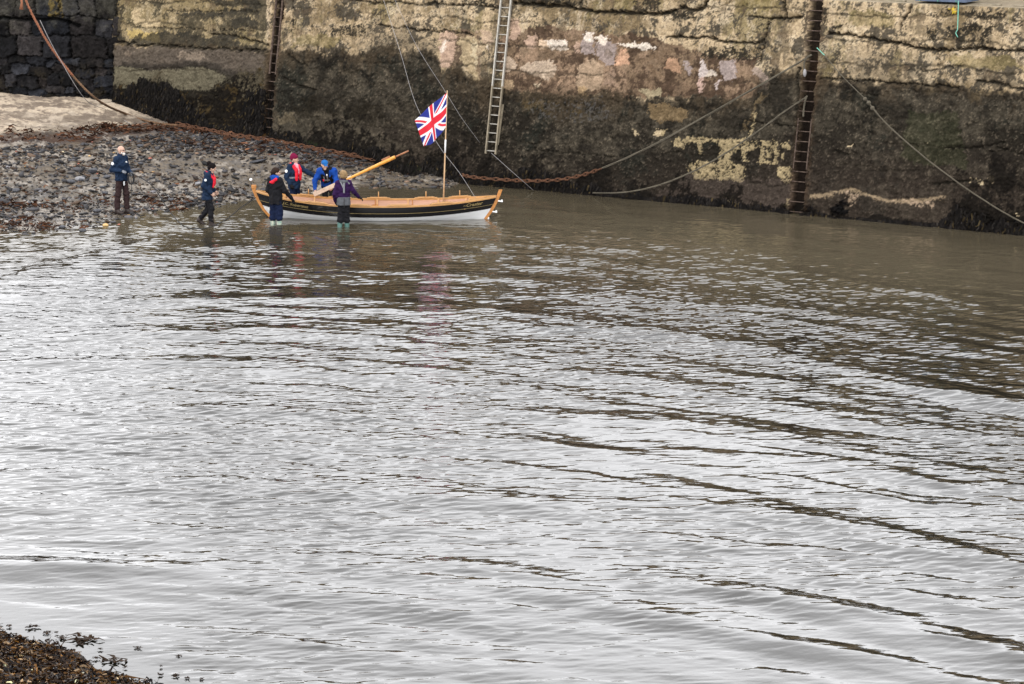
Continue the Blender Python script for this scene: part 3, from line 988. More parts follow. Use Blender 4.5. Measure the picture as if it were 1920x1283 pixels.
# ------------------------------------------------------------------ shared materials
M_varn = plain('varnished_larch', (.46, .245, .09), rough=.28, var=.22, scale=6, stretch=(1, 9, 9), bump=.08, spec=.5)
M_varn_d = plain('varnished_post', (.42, .175, .04), rough=.25, var=.2, scale=6, stretch=(3, 9, 3), bump=.08, spec=.5)
M_inner = plain('inner_planking', (.40, .215, .135), rough=.45, var=.18, scale=5, stretch=(1, 8, 8), bump=.1)
M_black = plain('black_hull_paint', (.006, .006, .008), rough=.22, var=.2, scale=8, bump=.04, spec=.5)
M_white = plain('white_hull_paint', (.74, .75, .76), rough=.35, var=.06, scale=5, bump=.04, c2=(.66, .67, .67))
M_gold = plain('gold_line', (.30, .23, .10), rough=.4, var=.2, scale=20, bump=0)
M_whitep = plain('white_plastic', (.78, .79, .80), rough=.4, var=.05, bump=.05)
M_alu = plain('weathered_aluminium', (.36, .34, .30), rough=.5, metal=.25, var=.25, scale=7, bump=.2)
M_alu_d = plain('stained_aluminium', (.22, .185, .13), rough=.6, metal=.2, var=.35, scale=7, bump=.2)
M_rust = plain('rusty_iron', (.075, .036, .021), rough=.95, var=.5, scale=14, bump=.6, c2=(.15, .075, .045), spec=.1)
M_rustd = plain('dark_rusty_iron', (.055, .038, .030), rough=.95, var=.5, scale=14, bump=.5, c2=(.13, .095, .075), spec=.1)
M_orope = plain('orange_rope_fibre', (.24, .095, .05), rough=.9, var=.3, scale=30, bump=.6)
M_brope = plain('brown_rope_fibre', (.13, .075, .04), rough=.95, var=.35, scale=30, bump=.6)
M_trope = plain('tan_rope_fibre', (.085, .073, .052), rough=.95, var=.3, scale=30, bump=.6)
M_wrope = plain('pale_cord', (.27, .26, .26), rough=.8, var=.15, scale=40, bump=.3)
M_grope = plain('green_cord', (.16, .42, .32), rough=.7, var=.2, scale=40, bump=.3)
M_drope = plain('dark_cord', (.02, .02, .022), rough=.8, var=.2, scale=40, bump=.3)


def lerp(a, b, t):
    return a + (b - a) * t


# ------------------------------------------------------------------ skiff
BC = onz(707, 409, 0.0)
BL = (942 - 472) / 1920 * 0 + 6.62
skiff = empty('rowing_skiff', BC, 'long clinker rowing skiff, black topsides over white bottom, varnished gunwales', 'boat')
ZM = np.array([-.16, -.13, -.07, .02, .105, .20, .30, .405])
YM = np.array([.03, .30, .50, .635, .72, .775, .815, .84])
ZE0 = np.array([-.11, .0, .10, .21, .33, .45, .58, .71])       # bow (left)
ZE1 = np.array([-.11, -.02, .07, .17, .28, .38, .49, .60])     # stern (right)


def stem_x(z):
    return np.interp(z, [-.2, -.11, 0, .2, .45, .72, .9], [-2.55, -2.66, -2.80, -2.98, -3.13, -3.24, -3.29])


def stern_x(z):
    return np.interp(z, [-.2, -.11, 0, .2, .4, .6, .8], [2.66, 2.76, 2.86, 3.0, 3.11, 3.20, 3.27])


NT = 61
TT = np.linspace(-1, 1, NT)
s_t = np.sign(TT) * (1 - (1 - np.abs(TT)) ** 1.25)


def row_line(j):
    """strake line j (0 keel .. 7 sheer) on the +y side; j may be fractional"""
    zm = np.interp(j, range(8), ZM)
    ym = np.interp(j, range(8), YM)
    z0 = np.interp(j, range(8), ZE0)
    z1 = np.interp(j, range(8), ZE1)
    t = s_t
    ze = np.where(t < 0, z0, z1)
    z = zm + (ze - zm) * np.abs(t) ** 2.35
    x0, x1 = stem_x(z0), stern_x(z1)
    x = lerp(x0, x1, (t + 1) / 2)
    p = lerp(1.55, 2.5, j / 7)
    wd = (1 - np.abs(t) ** p) ** lerp(1.05, .88, j / 7)
    y = .022 + (ym - .022) * wd
    return np.stack([x, y, z], 1)


def mirror(P):
    return P * np.array([1, -1, 1])


def strakes(jlist, name, mat, off=0.0, inner=False):
    mb = MB()
    for sgn in (1, -1):
        for j in jlist:
            a = row_line(j)
            b = row_line(j + 1)
            nn = np.zeros_like(a)
            d = b - a
            nn[:, 1] = d[:, 2]
            nn[:, 2] = -d[:, 1]
            nn /= np.linalg.norm(nn, axis=1)[:, None] + 1e-9
            fade = np.clip((1 - np.abs(TT)) * 12, 0.1, 1)[:, None]
            if inner:
                lo_, hi_ = a - nn * .014 * fade, b - nn * .014 * fade
                rows = [lo_, hi_]
            else:
                m = (a + b) / 2 + nn * .008 * fade
                rows = [a - nn * .001, a + nn * .017 * fade, m + nn * .004 * fade, b + nn * .002]
            if sgn < 0:
                rows = [mirror(r) for r in rows]
            k = len(rows)
            vs = np.stack(rows, 1).reshape(-1, 3)
            fs = []
            for i in range(NT - 1):
                for q in range(k - 1):
                    f = (i * k + q, (i + 1) * k + q, (i + 1) * k + q + 1, i * k + q + 1)
                    fs.append(f if (sgn < 0) != inner else f[::-1])
            mb.add(vs, fs)
    return mb.build(name, mat, skiff, smooth=False)


strakes([0, 1, 2, 3], 'white_planking', M_white)
strakes([4, 5, 6], 'black_planking', M_black)
strakes([0, 1, 2, 3, 4, 5, 6], 'inner_planking', M_inner, inner=True)
# gold line along the black topsides
for sgn in (1, -1):
    L_ = row_line(5.02)
    mb = MB()
    a = row_line(5.0)
    b = row_line(5.11)
    if sgn < 0:
        a, b = mirror(a), mirror(b)
    o_ = np.array([0, sgn * .0225, 0])
    fade = np.clip((1 - np.abs(TT)) * 12, 0.1, 1)[:, None]
    vs = np.concatenate([a + o_ * fade, b + o_ * .97 * fade])
    fs = [(i, i + 1, NT + i + 1, NT + i) for i in range(NT - 1)]
    mb.add(vs, fs)
    mb.build('gold_line', M_gold, skiff)
# keel, stem and stern post
zz_ = np.linspace(-.2, .80, 22)
mb = MB()
P = np.stack([stem_x(zz_) - .03, zz_ * 0, zz_], 1)
mb.sweep(P, np.tile([1., 0, 0], (22, 1)), np.tile([0, 1., 0], (22, 1)), [(-.045, -.028), (.05, -.034), (.05, .034), (-.045, .028)])
mb.build('stem', M_varn_d, skiff, bevel=.006)
mb = MB()
mb.box((-3.27, 0, .80), (.13, .085, .11))
mb.build('stem_head', M_varn_d, skiff, bevel=.02)
mb = MB()
mb.tube([(-3.33, 0, .80), (-3.345, 0, .95)], .009, 6)
rod = mb.build('bow_staff', M_drope, skiff, smooth=True)
mb = MB()
mb.ball((-3.346, 0, .985), .042, 12, 8)
mb.build('white_ball', M_whitep, rod, smooth=True)
zz_ = np.linspace(-.13, .76, 20)
mb = MB()
P = np.stack([stern_x(zz_) + .03, zz_ * 0, zz_], 1)
mb.sweep(P, np.tile([1., 0, 0], (20, 1)), np.tile([0, 1., 0], (20, 1)), [(-.05, -.034), (.045, -.028), (.045, .028), (-.05, .034)])
mb.build('stern_post', M_varn_d, skiff, bevel=.006)
mb = MB()
mb.box((0, 0, -.18), (5.5, .06, .07))
mb.build('keel', M_white, skiff, bevel=.006)
for z in (.47, .19):
    mb = MB()
    x = stern_x(z) + .1
    mb.bar((x - .10, 0, z + .01), (x + .10, 0, z - .02), .05, .03)
    mb.tube([(x + .075, 0, z - .035), (x + .075, 0, z + .03)], .02, 8)
    mb.build('rudder_gudgeon', M_whitep, skiff, bevel=.004)
mb = MB()
mb.bar((2.70, 0, -.02), (2.98, 0, .02), .05, .04)
mb.build('skeg_band', M_whitep, skiff, bevel=.006)
# gunwales
for sgn in (1, -1):
    a = row_line(7)
    if sgn < 0:
        a = mirror(a)
    Tn = np.gradient(a, axis=0)
    Tn /= np.linalg.norm(Tn, axis=1)[:, None]
    Bn = np.cross(Tn, [0, 0, 1.])
    Bn /= np.linalg.norm(Bn, axis=1)[:, None]
    mb = MB()
    keep = slice(1, NT - 1)
    mb.sweep(a[keep], np.tile([0, 0, 1.], (NT - 2, 1)), Bn[keep], [(-.036, -.032), (-.036, .032), (.012, .036), (.012, -.036)])
    g = mb.build('gunwale', M_varn, skiff, bevel=.006)
    # thicker rowing pads with a slot for the oar
    for xs in ((-1.83, -1.02, .02 if sgn > 0 else -.52, 1.3 if sgn > 0 else 1.0, 2.2) if sgn > 0 else (-1.5, -.36, .62, 1.72)):
        i = int(np.argmin(np.abs(a[:, 0] - xs)))
        c = a[i] + np.array([0, 0, .022])
        mb = MB()
        for dx, L_, hz in ((0, .62, .022), (0, .46, .037)):
            mb.box(c + np.array([dx, 0, hz / 2 - .01]), (L_, .105 if hz > .03 else .085, hz), (Tn[i], Bn[i], np.cross(Tn[i], Bn[i])))
        mb.build('oar_pad', M_varn, skiff, bevel=.006)
        if sgn > 0:
            mb = MB()
            mb.tube([c + np.array([0, 0, 0]), c + np.array([0, 0, .17])], [.016, .013], 8)
            mb.build('thole_pin', M_varn, skiff, smooth=True)
# frames, thwarts, floor
for x in (-2.45, -1.72, -.88, -.05, .78, 1.6, 2.35):
    for sgn in (1, -1):
        mb = MB()
        l_ = []
        for j in np.linspace(1, 6.9, 9):
            r_ = row_line(j)
            y = np.interp(x, r_[:, 0], r_[:, 1])
            z = np.interp(x, r_[:, 0], r_[:, 2])
            l_.append((x, sgn * (y - .035), z))
        l_ = np.array(l_)
        mb.sweep(l_, np.tile([1., 0, 0], (9, 1)), np.tile([0, 1., 0], (9, 1)), [(-.022, -.02), (.022, -.02), (.022, .02), (-.022, .02)])
        mb.build('frame', M_varn, skiff, bevel=.004)
for x in (-1.45, -.45, .55, 1.5, 2.25):
    r_ = row_line(5.3)
    y = np.interp(x, r_[:, 0], r_[:, 1]) - .03
    z = np.interp(x, r_[:, 0], r_[:, 2]) - .02
    mb = MB()
    mb.box((x, 0, z), (.22, 2 * y, .028))
    mb.build('thwart', M_varn, skiff, bevel=.006)
for x in (-1.1, -.1, .9, 1.85):
    r_ = row_line(5.6)
    y = np.interp(x, r_[:, 0], r_[:, 1]) - .06
    mb = MB()
    mb.box((x, y, .24), (.16, .04, .05))
    mb.tube([(x, y, .24), (x, y, .40)], .012, 6)
    mb.build('thole_chock', M_varn_d, skiff, bevel=.004)
mb = MB()
for k in range(-4, 5):
    r_ = row_line(2.6)
    ok_ = r_[:, 1] > abs(k) * .115 + .12
    xa_, xb_ = r_[ok_][0, 0], r_[ok_][-1, 0]
    mb.box(((xa_ + xb_) / 2, k * .115, .045), (xb_ - xa_, .10, .018))
mb.build('bottom_boards', M_inner, skiff, bevel=.003)
for xe, s in ((-2.85, 1), (2.85, -1)):
    r_ = row_line(6.9)
    xs = np.linspace(xe, xe + s * .42, 8)
    ys = np.interp(xs, r_[:, 0], r_[:, 1])
    zs = np.interp(xs, r_[:, 0], r_[:, 2]) - .005
    mb = MB()
    vs = [(x, y, z) for x, y, z in zip(xs, ys, zs)] + [(x, -y, z) for x, y, z in zip(xs, ys, zs)]
    vs += [(a_, b_, c_ - .03) for a_, b_, c_ in vs]
    fs = []
    for i in range(7):
        fs += [(i, i + 1, 8 + i + 1, 8 + i), (16 + i, 24 + i, 24 + i + 1, 16 + i + 1)]
    fs += [(7, 23, 31, 15), (0, 8, 24, 16)]
    mb.add(vs, fs)
    mb.build('breasthook', M_varn, skiff)
skiff.rotation_euler = (rad(-2.0), 0, rad(-1.0))
skiff.rotation_euler[1] = rad(.15)


def lettering(name, body, x, j, size, shear=.35, sgn=-1):
    """gold script on the black strake, near side"""
    cu = bpy.data.curves.new(name, 'FONT')
    cu.body = body
    cu.size = size
    cu.shear = shear
    cu.align_x = 'CENTER'
    cu.extrude = .0012
    cu.offset = .0035
    tmp = bpy.data.objects.new(name, cu)
    COL.objects.link(tmp)
    dg = bpy.context.evaluated_depsgraph_get()
    me = bpy.data.meshes.new_from_object(tmp.evaluated_get(dg))
    bpy.data.objects.remove(tmp)
    r_ = row_line(j)
    r2 = row_line(j + .6)
    # bend every letter vertex onto the curved strake
    n = len(me.vertices)
    co = np.empty(n * 3)
    me.vertices.foreach_get('co', co)
    co = co.reshape(-1, 3)
    X = x + co[:, 0]
    hgt = co[:, 1]
    y1, z1 = np.interp(X, r_[:, 0], r_[:, 1]), np.interp(X, r_[:, 0], r_[:, 2])
    y2, z2 = np.interp(X, r2[:, 0], r2[:, 1]), np.interp(X, r2[:, 0], r2[:, 2])
    L_ = np.hypot(y2 - y1, z2 - z1)
    Y = y1 + (y2 - y1) * hgt / L_
    Z = z1 + (z2 - z1) * hgt / L_
    out = np.stack([X, sgn * (Y + .021 + co[:, 2]), Z], 1)
    me.vertices.foreach_set('co', out.astype(np.float32).ravel())
    me.update()
    me.materials.clear()
    me.materials.append(M_gold)
    o = bpy.data.objects.new(name, me)
    COL.objects.link(o)
    o.parent = skiff
    return o


lettering('boat_name', '~Craster', 2.55, 5.55, .135)
lettering('maker_name', 'J.C. Robertson', -2.12, 5.55, .115)
skiff.scale = (.981, 1, 1)
skiff_M = Matrix.LocRotScale(skiff.location, skiff.rotation_euler, skiff.scale)


def boat_pt(x, y, z):
    return np.array(skiff_M @ Vector((x, y, z)))


# ------------------------------------------------------------------ flag on its pole
yb_ = boat_pt(1.75, .55, .1)[1]
pb = ony(831.5, 378, yb_)
pt_ = ony(838.5, 170, yb_)
fp = empty('flagpole', pb, 'thin pole standing in the stern of the skiff flying a Union flag', 'flagpole')


def rel_to(o, p):
    return np.array(p) - np.array(o.location)


dirp = pt_ - pb
mb = MB()
mb.tube([rel_to(fp, pb + dirp * t) for t in (-.12, .3, .6, 1.0)], [.020, .019, .016, .012], 8)
mb.build('pole', plain('pole_wood', (.52, .35, .20), rough=.5, var=.15, scale=20, bump=.1), fp, smooth=True)
mb = MB()
mb.tube([rel_to(fp, pb + dirp * t) for t in (.44, .56)], .021, 8)
mb.build('white_tape', M_whitep, fp, smooth=True)
FU, FV = 150, 90
fu, fv = np.meshgrid(np.linspace(0, 1, FU), np.linspace(0, 1, FV), indexing='ij')
ht, hb_ = rel_to(fp, ony(838.5, 174, yb_)), rel_to(fp, ony(836.5, 238, yb_))
ft, fb_ = rel_to(fp, ony(778, 226, yb_ - .35)), rel_to(fp, ony(794, 275, yb_ - .15))
Pfl = ((ht * (1 - fv[..., None]) + hb_ * fv[..., None]) * (1 - fu[..., None]) + (ft * (1 - fv[..., None]) + fb_ * fv[..., None]) * fu[..., None])
Pfl[..., 2] += -.10 * np.sin(np.pi * fu) * (.2 + .8 * fv) + .05 * np.sin(np.pi * fu) * (1 - fv)
fold = np.sin(fu * 9.0 + fv * 2.2) * .085 * np.sin(np.pi * np.clip(fu * 1.25, 0, 1)) * (.5 + .5 * fv) + np.sin(fu * 17 - fv * 3) * .02 * fu
Pfl[..., 1] -= fold
Pfl[..., 0] += fold * .25
Pfl[..., 2] += .018 * np.sin(fu * 13 + 1.5) * fv
# Union flag pattern on a 5:3 cloth : (x,y) centred, y up
fx = (fu - .5) * 60
fy = (.5 - fv) * 30
cb, cw_, crd = np.array([.010, .022, .22]), np.array([.78, .79, .82]), np.array([.62, .012, .03])
Cf = np.empty(fu.shape + (3,))
Cf[:] = cb
dg1 = (fx * 30 - fy * 60) / math.hypot(30, 60)          # distance from the rising diagonal
dg2 = (fx * 30 + fy * 60) / math.hypot(30, 60)
Cf[(np.abs(dg1) < 3) | (np.abs(dg2) < 3)] = cw_
ur = fx * 1.0 + fy * 2.0
r1 = np.where(fx > 0, (dg1 > 0) & (dg1 < 2), (dg1 < 0) & (dg1 > -2))
r2 = np.where(fx > 0, (dg2 < 0) & (dg2 > -2), (dg2 > 0) & (dg2 < 2))
Cf[r1 | r2] = crd
Cf[(np.abs(fx) < 5) | (np.abs(fy) < 5)] = cw_
Cf[(np.abs(fx) < 3) | (np.abs(fy) < 3)] = crd
m, nt, b = new_mat('flag_cloth')
at = nd(nt, 'ShaderNodeAttribute', attribute_name='tint')
nt.links.new(at.outputs['Color'], b.inputs['Base Color'])
b.inputs['Roughness'].default_value = .8
wv = nd(nt, 'ShaderNodeTexNoise', Scale=25.0, Detail=3.0)
bp = nd(nt, 'ShaderNodeBump', Strength=.25, Distance=.01)
nt.links.new(wv.outputs['Fac'], bp.inputs['Height'])
nt.links.new(bp.outputs['Normal'], b.inputs['Normal'])
flag = mesh_np('flag', Pfl.reshape(-1, 3), grid_faces(FU, FV), m, fp, col=Cf.reshape(-1, 3))
sol = flag.modifiers.new('thickness', 'SOLIDIFY')
sol.thickness = .004

# ------------------------------------------------------------------ long oar held up over the boat
oa = ony(588, 365.5, BC[1] + .46)
ob = ony(766, 283, BC[1] + .30)
oar = empty('oar', oa, 'long varnished wooden oar held slanting up over the skiff, pale blade end down', 'oar')
od = ob - oa
OLn = np.linalg.norm(od)
od /= OLn
osd = np.cross(od, [0, 1, 0]); osd /= np.linalg.norm(osd)      # across, upward in the picture
oth = np.cross(od, osd)


def opt(t, a=0, b=0):
    return od * (t * OLn) + osd * a + oth * b


M_oar = plain('oar_varnish', (.60, .28, .045), rough=.3, var=.2, scale=8, bump=.06, spec=.5)
M_blade = plain('pale_blade', (.50, .36, .26), rough=.5, var=.2, scale=9, bump=.1, c2=(.60, .48, .38))
M_plate = plain('oar_plate_wood', (.30, .13, .06), rough=.5, var=.25, scale=12, bump=.1)
ts = np.linspace(0, .40, 12)
mb = MB()
mb.sweep([opt(t) for t in ts], np.tile(osd, (12, 1)), np.tile(oth, (12, 1)), [(-.055, -.012), (.055, -.012), (.055, .012), (-.055, .012)])
mb.build('blade', M_blade, oar, bevel=.008)
mb = MB()
mb.tube([opt(t) for t in (.30, .42, .6, .75, .86)], [.022, .034, .042, .046, .046], 8)
mb.build('shaft', M_oar, oar, bevel=.004)
mb = MB()
mb.tube([opt(t) for t in (.855, 1.0)], [.024, .021], 10)
mb.build('handle', M_plate, oar, smooth=True)
mb = MB()
mb.box(opt(.772, .048, -.02), (.24, .085, .05), (od, osd, oth))
for q in (-.075, 0, .075):
    mb.tube([opt(.772, .06, -.05) + od * q, opt(.772, .06, -.042) + od * q], .017, 8)
pl = mb.build('oar_plate', M_plate, oar, bevel=.006)
for q in (-.075, 0, .075):
    mb = MB()
    mb.tube([opt(.772, .06, -.050) + od * q, opt(.772, .06, -.0465) + od * q], .014, 8)
    mb.build('pin_hole', M_drope, pl)
# ------------------------------------------------------------------ ladders
WUP = (WN * BAT + np.array([0, 0, 1.])); WUP /= np.linalg.norm(WUP)


def ladder(name, label, top, bot, halfw, nr, out, m_rail, m_rung, rails=None, y_first=None, rail_w=(.035, .06), rung_r=.013, rung_off=0.0):
    """top/bot photo points of the ladder's centre line"""
    P0 = onwall(*bot, out)
    P1 = onwall(*top, out)
    o = empty(name, P0, label, 'ladder')
    for sgn in (-1, 1):
        for a, b, mm in (rails or [(0, 1, m_rail)]):
            mb = MB()
            mb.bar((P1 - P0) * a + WD * sgn * halfw, (P1 - P0) * b + WD * sgn * halfw, rail_w[0], rail_w[1], up=tuple(-WN))
            mb.build('rail', mm, o, bevel=.004)
    for k in range(nr):
        t = (k + .35) / nr
        mb = MB()
        c = (P1 - P0) * t
        mb.tube([c - WD * halfw, c + WD * halfw], rung_r, 8)
        if rung_off:
            mb.tube([c - WD * halfw, c - WD * halfw + WN * rung_off], rung_r, 6)
            mb.tube([c + WD * halfw, c + WD * halfw + WN * rung_off], rung_r, 6)
        mb.build('rung', m_rung, o, smooth=True)
    return o


ladder('access_ladder', 'pale aluminium access ladder hanging from the quay beside the pinkish render patches', (952, -30), (920, 289), .165, 19, .12, M_alu, M_alu,
       rails=[(0, .40, M_alu_d), (.40, 1, M_alu)], rung_r=.015, rail_w=(.04, .07))
mb = MB()
a = onwall(943, 196, .06)
mb.bar(a, onwall(933, 272, .06), .05, .05)  # second bar beside the lower part of the right rail
ext = mb.build('double_rail', M_alu_d, bpy.data.objects['access_ladder'], bevel=.004)
ext.matrix_parent_inverse = Matrix.Translation(-bpy.data.objects['access_ladder'].location)
ladder('rung_ladder', 'dark iron rung ladder in the recess where the tan mooring ropes are tied', (1535, -30), (1491, 404), .19, 23, .02, M_rustd, M_rustd,
       rails=[(.20, .42, M_rustd)], rail_w=(.03, .03), rung_r=.014, rung_off=.12)
ladder('rung_ladder', 'rusty brown rung ladder in the narrow recess beside the weedy corner bay', (527, -30), (500, 262), .12, 17, .01, M_rust, M_rustd,
       rails=[(.42, 1, M_rustd)], rail_w=(.05, .05), rung_r=.013, rung_off=.10)


# ------------------------------------------------------------------ ropes and chain
def smooth_path(P, n=60):
    P = np.array(P, float)
    d = np.concatenate([[0], np.cumsum(np.linalg.norm(np.diff(P, axis=0), axis=1))])
    t = np.linspace(0, d[-1], n)
    # Catmull-Rom
    out = []
    for s in t:
        i = min(max(np.searchsorted(d, s) - 1, 0), len(P) - 2)
        u = (s - d[i]) / max(d[i + 1] - d[i], 1e-9)
        p0, p1, p2, p3 = P[max(i - 1, 0)], P[i], P[i + 1], P[min(i + 2, len(P) - 1)]
        out.append(.5 * ((2 * p1) + (p2 - p0) * u + (2 * p0 - 5 * p1 + 4 * p2 - p3) * u * u + (3 * p1 - p0 - 3 * p2 + p3) * u ** 3))
    return np.array(out)


def twist(P, r, strands=3, pitch=.16, n=5):
    """laid rope: strands wound about the path"""
    mb = MB()
    L = np.concatenate([[0], np.cumsum(np.linalg.norm(np.diff(P, axis=0), axis=1))])
    T = np.gradient(P, axis=0); T /= np.linalg.norm(T, axis=1)[:, None]
    A = np.cross(T, [.3, 1, .2]); A /= np.linalg.norm(A, axis=1)[:, None]
    B = np.cross(T, A)
    for k in range(strands):
        ph = 2 * math.pi * (L / pitch + k / strands)
        mb.tube(P + (A * np.cos(ph)[:, None] + B * np.sin(ph)[:, None]) * r * .55, r * .58, n)
    return mb


def path_obj(name, mb, mat, label, cat, parent=None):
    o = mb.build(name, mat, parent, smooth=True)
    if label: tag(o, label, cat)
    return o


def chain_mb(P, link=.17, r=.033, wr=.017):
    mb = MB()
    L = np.concatenate([[0], np.cumsum(np.linalg.norm(np.diff(P, axis=0), axis=1))])
    k = 0
    s = 0
    while s < L[-1] - .02:
        c = np.array([np.interp(s, L, P[:, i]) for i in range(3)])
        c2 = np.array([np.interp(s + .02, L, P[:, i]) for i in range(3)])
        T = c2 - c; T /= np.linalg.norm(T)
        A = np.cross(T, [0, 0, 1.]); A /= np.linalg.norm(A)
        Bv = np.cross(T, A)
        S = (A if k % 2 else Bv) + .25 * (Bv if k % 2 else A)
        S -= T * (S @ T); S /= np.linalg.norm(S)
        mb.torus(c, T, S, r, wr, 12, 5, stretch=link * .62 / r)
        s += link * .86
        k += 1
    return mb


# brown hawser from the far left down on to the sand, then heavy rusty chain along the foot of the wall
hang = [ony(42, -14, 73.5)] + [ony(x, y, Y) for x, y, Y in ((62, 30, 73.5), (95, 88, 73.6), (140, 146, 73.8), (185, 189, 74.0))]
hang += [onbeach(x, y, .06) for x, y in ((235, 217), (285, 233), (340, 240))]
hp = smooth_path(hang, 110)
rp_ = path_obj('hawser', twist(hp[:34], .040, pitch=.22), M_orope, 'thick brown hawser, orange at its top, running down over the sand from the far left', 'rope')
path_obj('worn_length', twist(hp[33:], .038, pitch=.22), M_brope, None, None, rp_)
mb = MB()
mb.tube([ony(39, -10, 73.3), ony(41, 6, 73.3), ony(40, 18, 73.3)], [.03, .035, .06], 6)
path_obj('frayed_tail', mb, M_orope, None, None, rp_)
cpath = [onbeach(x, y, .11) for x, y in ((335, 239), (400, 252), (455, 262), (500, 268), (560, 279), (620, 290), (680, 300), (730, 309), (790, 319), (840, 327))]
cpath += [onwall(x, y, o_) for x, y, o_ in ((880, 331.5, .30), (940, 337, .35), (1000, 339.5, .45), (1050, 337, .6), (1090, 329, .8), (1126, 317, 1.05))]
cp = smooth_path(cpath, 300)
ch = path_obj('rusty_chain', chain_mb(cp, .21, .040, .021), M_rust, 'heavy rusty mooring chain lying along the foot of the quay wall', 'chain')
cp2 = smooth_path([p + np.array([.05, -.16, -.04]) for p in cpath[:9]], 180)
tag(path_obj('rusty_chain', chain_mb(cp2, .17, .028, .015), M_rust, None, None), 'thinner rusty chain lying just in front of the heavy one on the shingle', 'chain')


def rope(name, pts, r, mat, label, n=40, seg=6, laid=False):
    P = smooth_path(pts, n)
    mb = twist(P, r, pitch=.14) if laid else MB()
    if not laid: mb.tube(P, r, seg)
    return path_obj(name, mb, mat, label, 'rope')


e = cpath[-1]
r1_ = onwall(1522, 102, .10)
def sag(a, b, s, n=9):
    t = np.linspace(0, 1, n)[:, None]
    p = a + (b - a) * t
    p[:, 2] -= (s * 4 * t * (1 - t))[:, 0]
    return p
def wall_rope(pix, outs):
    """rope standing off the wall: photo points with a distance out from the face"""
    return [onwall(x, y, o_) for (x, y), o_ in zip(pix, outs)]
ro = rope('mooring_rope', [e] + wall_rope([(1180, 294), (1250, 259), (1330, 214), (1400, 174), (1460, 140), (1522, 103)], [1.2, 1.0, .8, .6, .35, .08]), .026, M_trope,
          'upper tan mooring rope rising from the rusty chain to the ladder rung', n=50, laid=True)
path_obj('rope_tail', twist(smooth_path([onwall(1522, 103, .1), onwall(1513, 108, .14), (onwall(1508, 118, .14)), onwall(1508, 132, .12), onwall(1507, 143, .12)], 16), .028), M_trope, None, None, ro)
mb = MB(); mb.ball(onwall(1509, 137, .14), .07, scale=(.7, .7, 1.5)); path_obj('rope_knot', mb, M_wrope, None, None, ro)
ro = rope('mooring_rope', [onz(1108, 362, .05)] + wall_rope([(1170, 361), (1230, 349), (1290, 326), (1350, 294), (1420, 247), (1470, 210), (1512, 182)], [1.4, 1.2, 1.0, .8, .6, .4, .25, .08]), .022, M_trope,
          'lower tan mooring rope rising out of the water to the ladder rung', n=50, laid=True)
path_obj('rope_tail', twist(smooth_path([onwall(1513, 180, .1), onwall(1509, 192, .14), onwall(1507, 205, .12), onwall(1506, 219, .12)], 14), .026), M_trope, None, None, ro)
ro = rope('mooring_rope', wall_rope([(1625, 188), (1660, 230), (1720, 284), (1790, 338), (1860, 385), (1915, 416), (1990, 450)], [.3, .4, .5, .6, .65, .6, .5]), .018, M_trope,
          'long tan mooring rope slanting down to the right across the dark wall', n=50, laid=True)
path_obj('thin_lead', twist(smooth_path(wall_rope([(1546, 104), (1563, 124), (1584, 148), (1625, 188)], [.1, .14, .2, .3]), 24), .015), M_trope, None, None, ro)
path_obj('green_lead', twist(smooth_path(wall_rope([(1532, 90), (1539, 97), (1546, 104)], [.04, .08, .1]), 10), .013), M_grope, None, None, ro)
mb = MB()
for px, py, rr in ((1622, 186, .055), (1629, 193, .06), (1636, 203, .06)): mb.ball(onwall(px, py, .32), rr, 8, 6)
path_obj('rope_knot', mb, M_trope, None, None, ro)
rope('thin_line', [ony(75, 38, 73.4), ony(105, 98, 73.5), ony(158, 184, 74.0), onbeach(200, 208, .02), onbeach(245, 234, .02)], .009, M_wrope, 'thin pale line hanging beside the thick brown hawser', n=40)
yA = onwall(760, 120, 0)[1]
rope('thin_line', [onwall(714, -16, .1), ony(750, 96, yA - 1.5), ony(780, 196, yA - 3.0), ony(822, 272, yA - 4.2), ony(862, 325, yA - 5.2), boat_pt(2.62, .2, .50)], .0055, M_wrope,
     'thin mauve white line running from the quay top behind the flag to the skiff stern', n=40)
rope('thin_line', [onwall(735, -12, .1), onwall(780, 84, .3), onwall(830, 164, .6), onwall(846, 190, .7)] + [onwall(866, 222, .6), onwall(900, 268, .1)], .0045, M_wrope,
     'thin pale line on the wall reaching past the flagpole top towards the pale ladder', n=30)
rope('thin_line', [onwall(921, 287, .1), ony(960, 322, onwall(960, 330)[1] - .8), onz(1000, 357, .03)], .0055, M_wrope, 'thin pale line from the foot of the pale ladder down into the water', n=16)
rope('hanging_cord', [onwall(1797, 2, .02), onwall(1796, 40, .05), onwall(1795, 56, .06), onwall(1792, 62, .06), onwall(1796, 70, .06)], .012, M_grope, 'short green cord hanging with a loop over the quay edge at upper right', n=24)

# ------------------------------------------------------------------ tarpaulined gear on the quay edge
tp = wall_pt(*wall_uz(1760, 8), 0)
tw = (wall_uz(1808, 8)[0] - wall_uz(1713, 8)[0])
tb = empty('covered_net_bin', tp + WN * .55, 'blue grey cover lashed with green cord on the quay edge at upper right', 'cover')
g = fnoise(40, 16, 1.6, seed=71)
mb = MB()
A_, B_ = 40, 16
prof = [(-.5, .0), (-.505, .12), (-.50, .32), (-.47, .52), (-.42, .62), (-.3, .68), (-.1, .70), (.1, .70), (.3, .68), (.42, .62), (.47, .52), (.5, .32), (.505, .12), (.5, 0), (.45, 0), (.4, 0)]
vs = []
for i in range(A_):
    t = i / (A_ - 1) - .5
    e_ = 1 - .12 * (abs(2 * t) ** 8)
    for k, (pp, q) in enumerate(prof):
        vs.append(WD * t * tw + WN * pp * e_ * 1.0 + np.array([0, 0, q * e_ + .06 + (.02 * g[i, k] if q > 0 else 0)]) - WN * (.02 * math.sin(t * 22) if pp < -.4 else 0))
